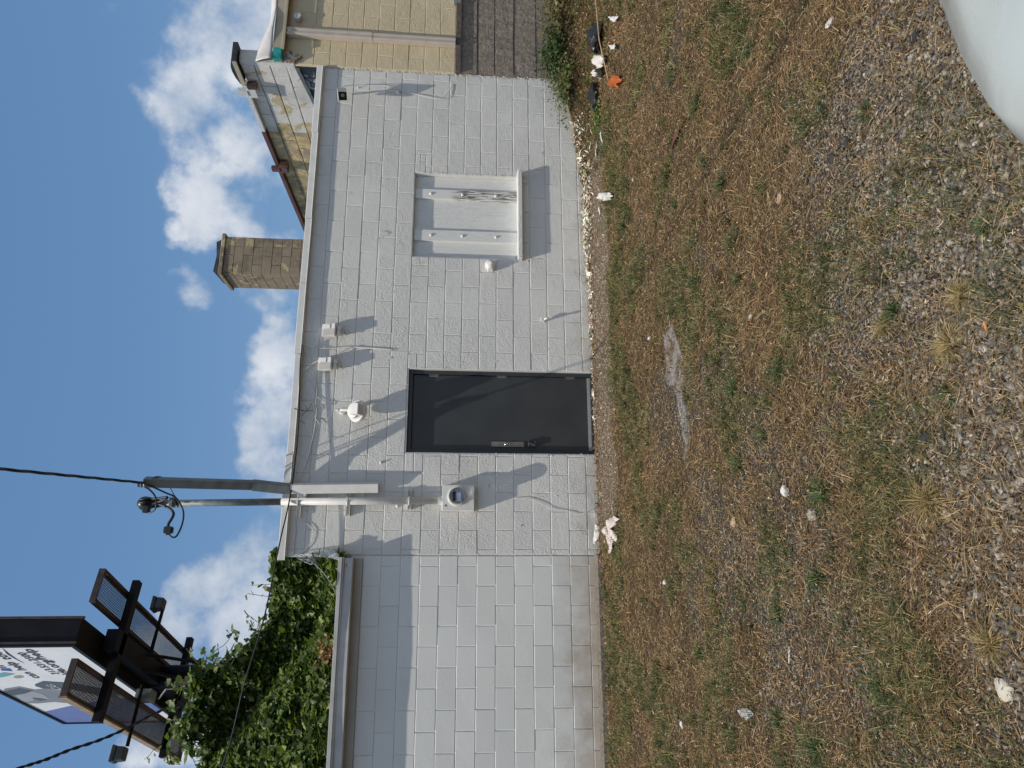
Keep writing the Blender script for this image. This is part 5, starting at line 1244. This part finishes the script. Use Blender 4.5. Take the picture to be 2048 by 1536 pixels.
# ------------------------------------------------------------------ litter, weeds
def G(x, y):                             # photo pixel -> ground point
    z = -.12
    for _ in range(4): q = PZ(x, y, z); z = float(gh(q.x, min(q.y, -.02)))
    return Vector((q.x, min(q.y, -.02), z))
def rag(name, pix, mat, lab, cat, amp=.03, lift=.015, seed=1):
    amp *= 1.5
    pts = [G(x, y) + Vector((0, 0, lift)) for x, y in pix]; return sheet(name, pts, mat, amp=amp, seed=seed, lab=lab, cat=cat)
def crumple(name, c, size, mat, lab, cat, seed, flat_=.6, stretch=(1, 1)):
    import bmesh
    bm = bmesh.new(); bmesh.ops.create_icosphere(bm, subdivisions=3, radius=1); r_ = np.random.default_rng(seed)
    dirs_ = nrm(r_.normal(0, 1, (26, 3))); amp = r_.uniform(.62, 1.05, 26)
    for v in bm.verts:
        q = np.array(v.co); dts = dirs_ @ q; rad = np.min(np.where(dts > .15, amp / np.maximum(dts, .15), 9)); rad = min(rad, 1.25)
        v.co = Vector(q * rad * (1 + r_.normal(0, .035))); v.co.x *= size * stretch[0]; v.co.y *= size * stretch[1]; v.co.z *= size * flat_
    me = bpy.data.meshes.new(name); bm.to_mesh(me); bm.free(); me.materials.append(mat); o = link(name, me); o.location = c + Vector((0, 0, size * flat_ * .55)); o.rotation_euler = (r_.normal(0, .15), r_.normal(0, .15), r_.uniform(0, 6)) if stretch == (1, 1) else (0, 0, 0)
    return tag(o, lab, cat)
rag('cloth_rag', [(1212, 1052), (1221, 1040), (1236, 1031), (1243, 1038), (1236, 1048), (1228, 1058), (1240, 1074), (1238, 1084), (1228, 1072), (1232, 1092), (1234, 1098), (1223, 1108), (1221, 1090), (1218, 1076), (1211, 1060)], M['cloth'], 'crumpled pinkish grey rag on the ground left of the door', 'rag', .022, .02, 4)
sheet('white_paper', [PY(1190, 1048, -.05), PY(1200, 1051, -.08), PY(1203, 1066, -.08), PY(1197, 1076, -.08), PY(1190, 1090, -.06), PY(1186, 1086, -.05), PY(1188, 1070, -.04)], M['paper'], amp=.025, seed=6, lab='torn white paper propped against the wall beside the rag', cat='paper', nrmv=Vector((0, -1, .3)).normalized())
rag('white_litter', [(1208, 386), (1226, 385), (1232, 392), (1226, 400), (1212, 402), (1206, 397)], M['paper'], 'bright white paper scrap below the boarded window', 'paper', .03, .03, 9)
crumple('paper_ball', G(1576, 981), .032, M['paper'], 'crumpled white tissue in the middle of the yard', 'paper', 3, .8)
crumple('paper_ball', G(1665, 45), .03, M['paper'], 'small white scrap near the right edge of the yard', 'paper', 4, .5)
crumple('paper_ball', G(1333, 1163), .028, M['paper'], 'white scrap on the greener grass below the annex', 'paper', 5, .6)
crumple('paper_ball', G(1503, 633), .02, M['paper'], 'little white scrap in line with the hose tap', 'paper', 6, .6)
crumple('paper_ball', G(1300, 676), .022, M['paper'], 'white fleck at the end of the pale cement patch', 'paper', 8, .5)
rag('foil_scrap', [(1480, 1420), (1500, 1414), (1512, 1428), (1498, 1440), (1484, 1434)], simple('clear_film', (.45, .46, .46), .25, 0, .1, 20, .004, 40), 'piece of clear grey plastic film in the lower grass', 'film', .02, .012, 15)
crumple('white_litter', G(1367, 1450), .03, M['paper'], 'white bit of litter in the grass nearest the annex end', 'litter', 16, .5)
crumple('tan_stone', G(1470, 1046), .035, simple('tan_stone_face', (.42, .30, .20), .9, 0, .15, 30), 'flat tan stone left of the tissue', 'stone', 17, .4)
crumple('tan_stone', G(1629, 1030), .04, simple('pale_stone_face', (.33, .29, .24), .9, 0, .15, 30), 'pale stone half sunk in the gravel below the tissue', 'stone', 18, .5)
crumple('tan_stone', G(1563, 398), .035, simple('pink_stone_face', (.38, .25, .17), .9, 0, .15, 30), 'pinkish stone in the dry grass right of centre', 'stone', 19, .4)
for (x, y, s_, lab) in ((1833, 75, .028, 'black charred lump near the car'), (1698, 285, .028, 'black lump left of the car corner'), (1668, 318, .028, 'smaller black lump beside another in dry grass'), (1875, 343, .022, 'black lump beside the pale gravel patch'), (1856, 870, .03, 'dark stone in the gravel below the door'), (1752, 805, .026, 'dark stone among gravel under the door centre')):
    crumple('black_lump', G(x, y), s_, simple('charred_black', (.03, .028, .03), .8, 0, .3, 30), lab, 'lump', int(x), .5)
crumple('round_pebble', G(1923, 872), .022, simple('grey_pebble_face', (.30, .31, .31), .8, 0, .1, 30), 'smooth round grey pebble near the bottom of the yard', 'pebble', 33, .4)
crumple('pale_stone', G(2013, 1380), .034, simple('cream_stone_face', (.50, .46, .38), .8, 0, .1, 30), 'cream coloured stone in the coarse gravel corner', 'stone', 35, .5)
c = G(1979, 655); cdir = Vector((.028, .006, 0)); tag(MB().tube([c + Vector((0, 0, .012)) - cdir * .6, c + Vector((0, 0, .012)) + cdir * .6], .0042, 12).build('cigarette_butt', M['butt']), 'orange cigarette butt on the gravel', 'cigarette butt')
c = G(1582, 1313); tag(MB().tube([c + Vector((-.03, .0, .012)), c + Vector((.045, -.02, .012))], .005, 6).build('white_straw', M['paper']), 'short white straw lying in the lower left gravel', 'straw')
# rubbish at the right-hand base
crumple('black_bag', G(1205, 78) + Vector((0, 0, .03)), .16, M['plastic_bag'], 'black rubbish bag against the brown wall base, farther right', 'bag', 41, .6, (1.15, .8))
crumple('black_bag', G(1198, 195) + Vector((0, 0, .0)), .16, M['plastic_bag'], 'long shiny black bag under the weeds at the wall corner', 'bag', 42, .5, (1.6, .7))
rag('white_bag', [(1200, 115), (1214, 110), (1221, 118), (1214, 130), (1212, 140), (1216, 150), (1206, 158), (1203, 140), (1206, 128)], M['paper'], 'crumpled white bag lying between the two black bags', 'bag', .07, .05, 21)
rag('orange_scrap', [(1230, 150), (1248, 152), (1250, 162), (1240, 176), (1229, 172)], M['orange'], 'torn orange plastic scrap near the black bags', 'scrap', .04, .03, 22)
rag('white_litter', [(1233, 34), (1242, 33), (1244, 42), (1236, 44)], M['paper'], 'white wrapper in the brown leaves at the right edge', 'litter', .03, .04, 23)
rag('grey_litter', [(1226, 92), (1242, 88), (1240, 98), (1228, 100)], M['paper'], 'greyish white crumpled scrap in front of the farther black bag', 'litter', .04, .03, 24)
rag('bark_strip', [(1374, 238), (1378, 230), (1362, 268), (1350, 296), (1345, 300), (1354, 270)], simple('dark_red_bark', (.13, .04, .03), .8, 0, .3, 20), 'dark red strip of bark lying in the dry grass', 'bark', .01, .012, 25)
c0_, c1_ = G(1218, 0), G(1222, 160); tag(MB().tube([c0_ + Vector((.3, 0, .16)), c0_.lerp(c1_, .5) + Vector((0, 0, .12)), c1_ + Vector((0, 0, .03))], .008, 6).build('dry_stick', simple('pale_stick', (.42, .28, .15), .8, 0, .2, 30)), 'long pale stick leaning across the rubbish at the wall corner', 'stick')
# bigger paint flakes
fr_ = np.random.default_rng(61)
for i, (x, y, L_, a) in enumerate(((1208, 275, .16, 1.2), (1196, 300, .20, 1.35), (1185, 292, .12, 1.0), (1176, 240, .11, 1.3), (1187, 262, .09, 1.4), (1203, 420, .12, 1.5), (1181, 330, .10, 1.2), (1180, 360, .10, 1.1), (1178, 395, .09, .9), (1272, 357, .07, 1.4))):
    c = G(x, y) + Vector((0, 0, .02)); dx = Vector((math.cos(a - 1.3), math.sin(a - 1.3) * .5, 0)).normalized() * L_; sd = Vector((-dx.y, dx.x, 0)).normalized() * L_ * .13
    pts = [c - dx * .6, c - dx * .2 + sd * 1.1, c + dx * .2 + sd * .8, c + dx * .6, c + dx * .15 - sd * 1.2, c - dx * .3 - sd * .7]
    labs = ['long curled paint flake on the leaf litter right of the window', 'longest white paint flake at the wall foot', 'short paint flake nearest the weeds', 'white paint strip standing against the wall by the weeds', 'narrow paint flake between the weeds and the window', 'white paint sliver below the bright paper scrap', 'jagged paint flake under the window corner', 'broad paint flake under the window sill shadow', 'paint flake below the window centre', 'lone thin paint flake out on the dry grass']
    sheet('paint_flake', [tuple(p_) for p_ in pts], M['paper'], amp=.02, seed=70 + i, lab=labs[i], cat='paint flake')
# weeds: tuft of broad blades
def tuft(c, r_, n, ln, col, spread=1.0, wd=.006, mat='blade'):
    az_ = r_.uniform(0, 2 * math.pi, n); el_ = np.clip(r_.normal(R(42) / spread, R(20), n), R(5), R(86)); d_ = np.stack([np.cos(az_) * np.cos(el_), np.sin(az_) * np.cos(el_), np.sin(el_)], -1)
    b_ = np.array([tuple(c)]) + np.stack([np.cos(az_), np.sin(az_), np.zeros(n)], -1) * r_.uniform(0, ln * .25, (n, 1))
    return join_blades([blades(b_, d_, r_.gamma(8, ln / 8, n), r_.uniform(.6, 1.3, n) * wd, r_.uniform(.2, 1.2, n), palette(r_, n, col, .2), r_)])
wr_ = np.random.default_rng(71)
DG = [(.040, .075, .022), (.055, .095, .03), (.07, .11, .035), (.09, .13, .045)]
YG = [(.36, .26, .11), (.26, .19, .08), (.44, .33, .16), (.16, .14, .05)]
TUFTS = [(1503, 100, .09, 'dark green clump toward the right edge of the yard'), (1505, 205, .06, 'small dark tuft below the right-hand clump'), (1395, 215, .10, 'broad grass clump in line with the weeds at the corner'), (1449, 365, .10, 'grass clump left of centre right under the window line'), (1250, 455, .08, 'bright green tuft near the wall below the window'),
         (1240, 380, .06, 'dark tuft beside the bright white paper'), (1352, 412, .06, 'bluish green weed in the dry grass under the window'), (1410, 325, .05, 'dark weed stem patch in dry grass'), (1562, 735, .08, 'bright green rosette on the gravel in line with the door hinges'), (1470, 780, .07, 'dark weed cluster below the door'), (1480, 930, .09, 'spreading dark weed left of the door in gravel'),
         (1650, 985, .10, 'leafy green weed beside the crumpled tissue'), (1640, 1155, .08, 'bright rosette in the gravel at lower left'), (1405, 1305, .07, 'dark tuft in the annex side grass'), (1560, 1230, .07, 'green clump above the lower left rosette'), (1765, 1375, .07, 'isolated green tuft in coarse gravel'), (1640, 1500, .08, 'dark tuft at the lower left edge'),
         (1560, 1440, .07, 'green tuft near the left edge beside the plastic film'), (1975, 450, .045, 'little bright tuft on the gravel beside the car'), (1790, 620, .055, 'small two-coloured tuft in mid gravel'), (1735, 225, .05, 'tuft with a dark base on the right-hand gravel'), (1900, 790, .05, 'dark flattened tuft near the pebble'), (1480, 560, .06, 'low dark tuft in the centre of the yard'), (1530, 870, .06, 'scrappy dark weed in line with the door lock')]
for (x, y, ln_, lab) in TUFTS:
    c = G(x, y); V, Fq, C = tuft(c, wr_, int(55 + 500 * ln_), ln_, DG, 1.1, .0042 if c.y < -4 else .006); tag(link('weed_tuft', quick_mesh('weed_tuft', V, Fq, M['blade'], C)), lab, 'weed', 'green weed tufts across the yard')
for (x, y, ln_, lab) in ((1858, 1000, .10, 'tallest golden dry tuft on the gravel at left'), (1925, 590, .07, 'bent golden tuft near the cigarette butt'), (1905, 690, .09, 'spread out yellow tuft right of the cigarette butt'), (1770, 650, .06, 'golden tuft backing a green one in mid gravel'), (1985, 1290, .07, 'pale straw tuft at the bottom left of the gravel')):
    c = G(x, y); V, Fq, C = tuft(c, wr_, 420, ln_ * .8, YG, 1.5, .0018); tag(link('straw_tuft', quick_mesh('straw_tuft', V, Fq, M['blade'], C)), lab, 'dry grass tuft', 'dry golden grass tufts on the gravel')
# small weeds rooted along the foot of the walls
WBL = ['tuft at the wall foot under the curling wire', 'tuft at the wall foot just left of the door', 'tuft against the hinge side of the door frame', 'tuft a hand right of the door at the wall foot', 'weed at the wall foot midway between door and tap', 'weed at the wall foot under the vent hood', 'weed at the wall foot under the left end of the sill', 'weed at the wall foot under the left batten', 'weed at the wall foot under the middle board', 'first weed on the annex footing left of the corner', 'second weed on the annex footing', 'scrap of grass right at the annex corner', 'brown weed midway along the annex footing', 'weed toward the left end of the annex footing', 'small dark weed on the footing before the midway one', 'weed among paint flakes near the leafy corner', 'weed among paint flakes under the right window edge', 'weed at the wall foot just right of the tap']
WB = [(1186, 1010), (1190, 925), (1182, 740), (1186, 715), (1183, 672), (1178, 560), (1176, 480), (1172, 440), (1168, 410), (1200, 1170), (1196, 1210), (1194, 1140), (1204, 1330), (1210, 1430), (1198, 1290), (1160, 290), (1170, 350), (1181, 620)]
for i, (x, y) in enumerate(WB):
    q = PY(x, y, -.05); c = Vector((q.x, -.05, float(gh(q.x, -.05)))); V, Fq, C = tuft(c, wr_, 26, .05 + .02 * wr_.random(), DG + [(.2, .16, .08)], .8, .006)
    tag(link('wall_weed', quick_mesh('wall_weed', V, Fq, M['blade'], C)), 'small scruffy ' + WBL[i], 'weed', 'small weeds along the wall foot')
# leafy weeds at the corner
def bush(c, n, rad, h, r_, cols, lab, size=.03):
    P_ = np.array([tuple(c)]) + np.stack([r_.normal(0, rad[0], n), -np.abs(r_.normal(0, rad[1], n)), np.abs(r_.normal(0, h, n))], -1)
    b_ = thing('leafy_weed', lab, 'weed', tuple(c)); V, Fx, C = leaves(P_, nrm(np.stack([r_.normal(0, .5, n), r_.normal(-.5, .4, n), r_.normal(1, .4, n)], -1)), r_.gamma(6, size / 6, n), r_, cols)
    o_ = link('foliage', quick_mesh('foliage', V, [Fx], M['leaf'], C), b_); o_['kind'] = 'stuff'
    st_ = MB()
    for k in range(14):
        e_ = Vector(c) + Vector((r_.normal(0, rad[0]), -abs(r_.normal(0, rad[1])), abs(r_.normal(h, h * .5)))); st_.tube([Vector(c), Vector(c).lerp(e_, .5) + Vector((0, 0, .03)), e_], .003, 4)
    st_.build('stems', simple('weed_stem', (.14, .11, .05), .8, 0, .2, 30), b_)
c = PY(1150, 120, -.12); bush(Vector((c.x, -.08, float(gh(c.x, -.1)))), 1900, (.17, .17), .11, wr_, [(.035, .065, .022), (.05, .085, .03), (.08, .11, .04)], 'leafy green weed against the brown wall base', .028)
c = PY(1155, 175, -.12); bush(Vector((c.x, -.08, float(gh(c.x, -.1)))), 1700, (.20, .20), .08, wr_, [(.09, .12, .035), (.14, .16, .06), (.20, .18, .08), (.06, .09, .03)], 'yellowish leafy weed at the corner of white and brown walls', .022)
c = PY(1150, 40, -.12); bush(Vector((c.x, -.1, float(gh(c.x, -.1)))), 800, (.30, .25), .12, wr_, [(.16, .12, .06), (.22, .16, .08), (.10, .09, .04), (.09, .12, .04)], 'dry brown weed heap beside the brown wall', .03)
c = G(1200, 225); bush(c, 260, (.16, .06), .05, wr_, [(.10, .17, .04), (.15, .2, .06)], 'bright creeping weed in front of the long black bag', .03)

# ------------------------------------------------------------------ car corner
cz = .80
edge = [PZ(1914, 0, cz), PZ(1917, 40, cz), PZ(1927, 90, cz), PZ(1944, 136, cz), PZ(1976, 215, cz), PZ(2006, 270, cz), PZ(2058, 345, cz)]
ctr = edge[3]
cart = thing('parked_car', 'pale grey glossy car, only its rounded front corner in view', 'car', (1.2, -8.2, -.12))
# plan outline of the front half of the car, through that corner
eL = edge[-1]; eR = edge[0]
out = [Vector((eR.x + 1.15, eR.y - .22, 0)), Vector((eR.x + .95, eR.y - .04, 0)), Vector((eR.x + .5, eR.y + .02, 0))] + [Vector((q.x, q.y, 0)) for q in edge] + [Vector((eL.x - .035, eL.y - .06, 0)), Vector((eL.x - .05, eL.y - .18, 0)), Vector((eL.x - .055, eL.y - .7, 0)), Vector((eL.x - .05, eL.y - 1.9, 0)), Vector((eR.x + 1.3, eL.y - 1.9, 0)), Vector((eR.x + 1.3, eR.y - .7, 0))]
out = spline(out + [out[0]], 4)[:-1]
cen = Vector((1.25, -8.35, 0)); prof = [(.06, .16), (.01, .30), (0, .50), (.0, .62), (.012, .74), (.03, .84), (.07, .90), (.14, .935), (.28, .960), (.55, .985), (.85, 1.0)]
mb = MB(); n_ = len(out); vs = []
for k, (ins_, z) in enumerate(prof):
    for q in out: 
        dd = cen - q; vs.append(Vector((q.x, q.y, z - .02)) + (dd.normalized() * min(ins_, dd.length * .95) if ins_ < .5 else dd * ins_))
fs = [(k * n_ + i, k * n_ + (i + 1) % n_, (k + 1) * n_ + (i + 1) % n_, (k + 1) * n_ + i) for k in range(len(prof) - 1) for i in range(n_)] + [tuple((len(prof) - 1) * n_ + i for i in range(n_))]
mb.add(vs, fs); mb.build('body', M['car'], cart, smooth=True)
for (wx, wy_) in ((.50, -8.55), (2.0, -8.55)):
    mt = Matrix.Translation((wx, wy_, .20)) @ Matrix.Rotation(R(90), 4, 'Y'); o_ = MB().lathe([(.20, -.1), (.30, -.1), (.32, -.07), (.32, .07), (.30, .1), (.20, .1)], 28, mt).build('wheel', M['black_rubber'], cart, smooth=False)
sub(MB().tube([vs[8 * n_ + i] + Vector((0, 0, .002)) for i in range(8, 36)], .0022, 5).build('hood_gap', M['black_rubber']), cart) if False else None
hlp = edge[2]; MB().box(hlp.x + .1, hlp.x + .42, hlp.y - .03, hlp.y + .02, .60, .72, bev=.01).build('headlight', gm, cart)
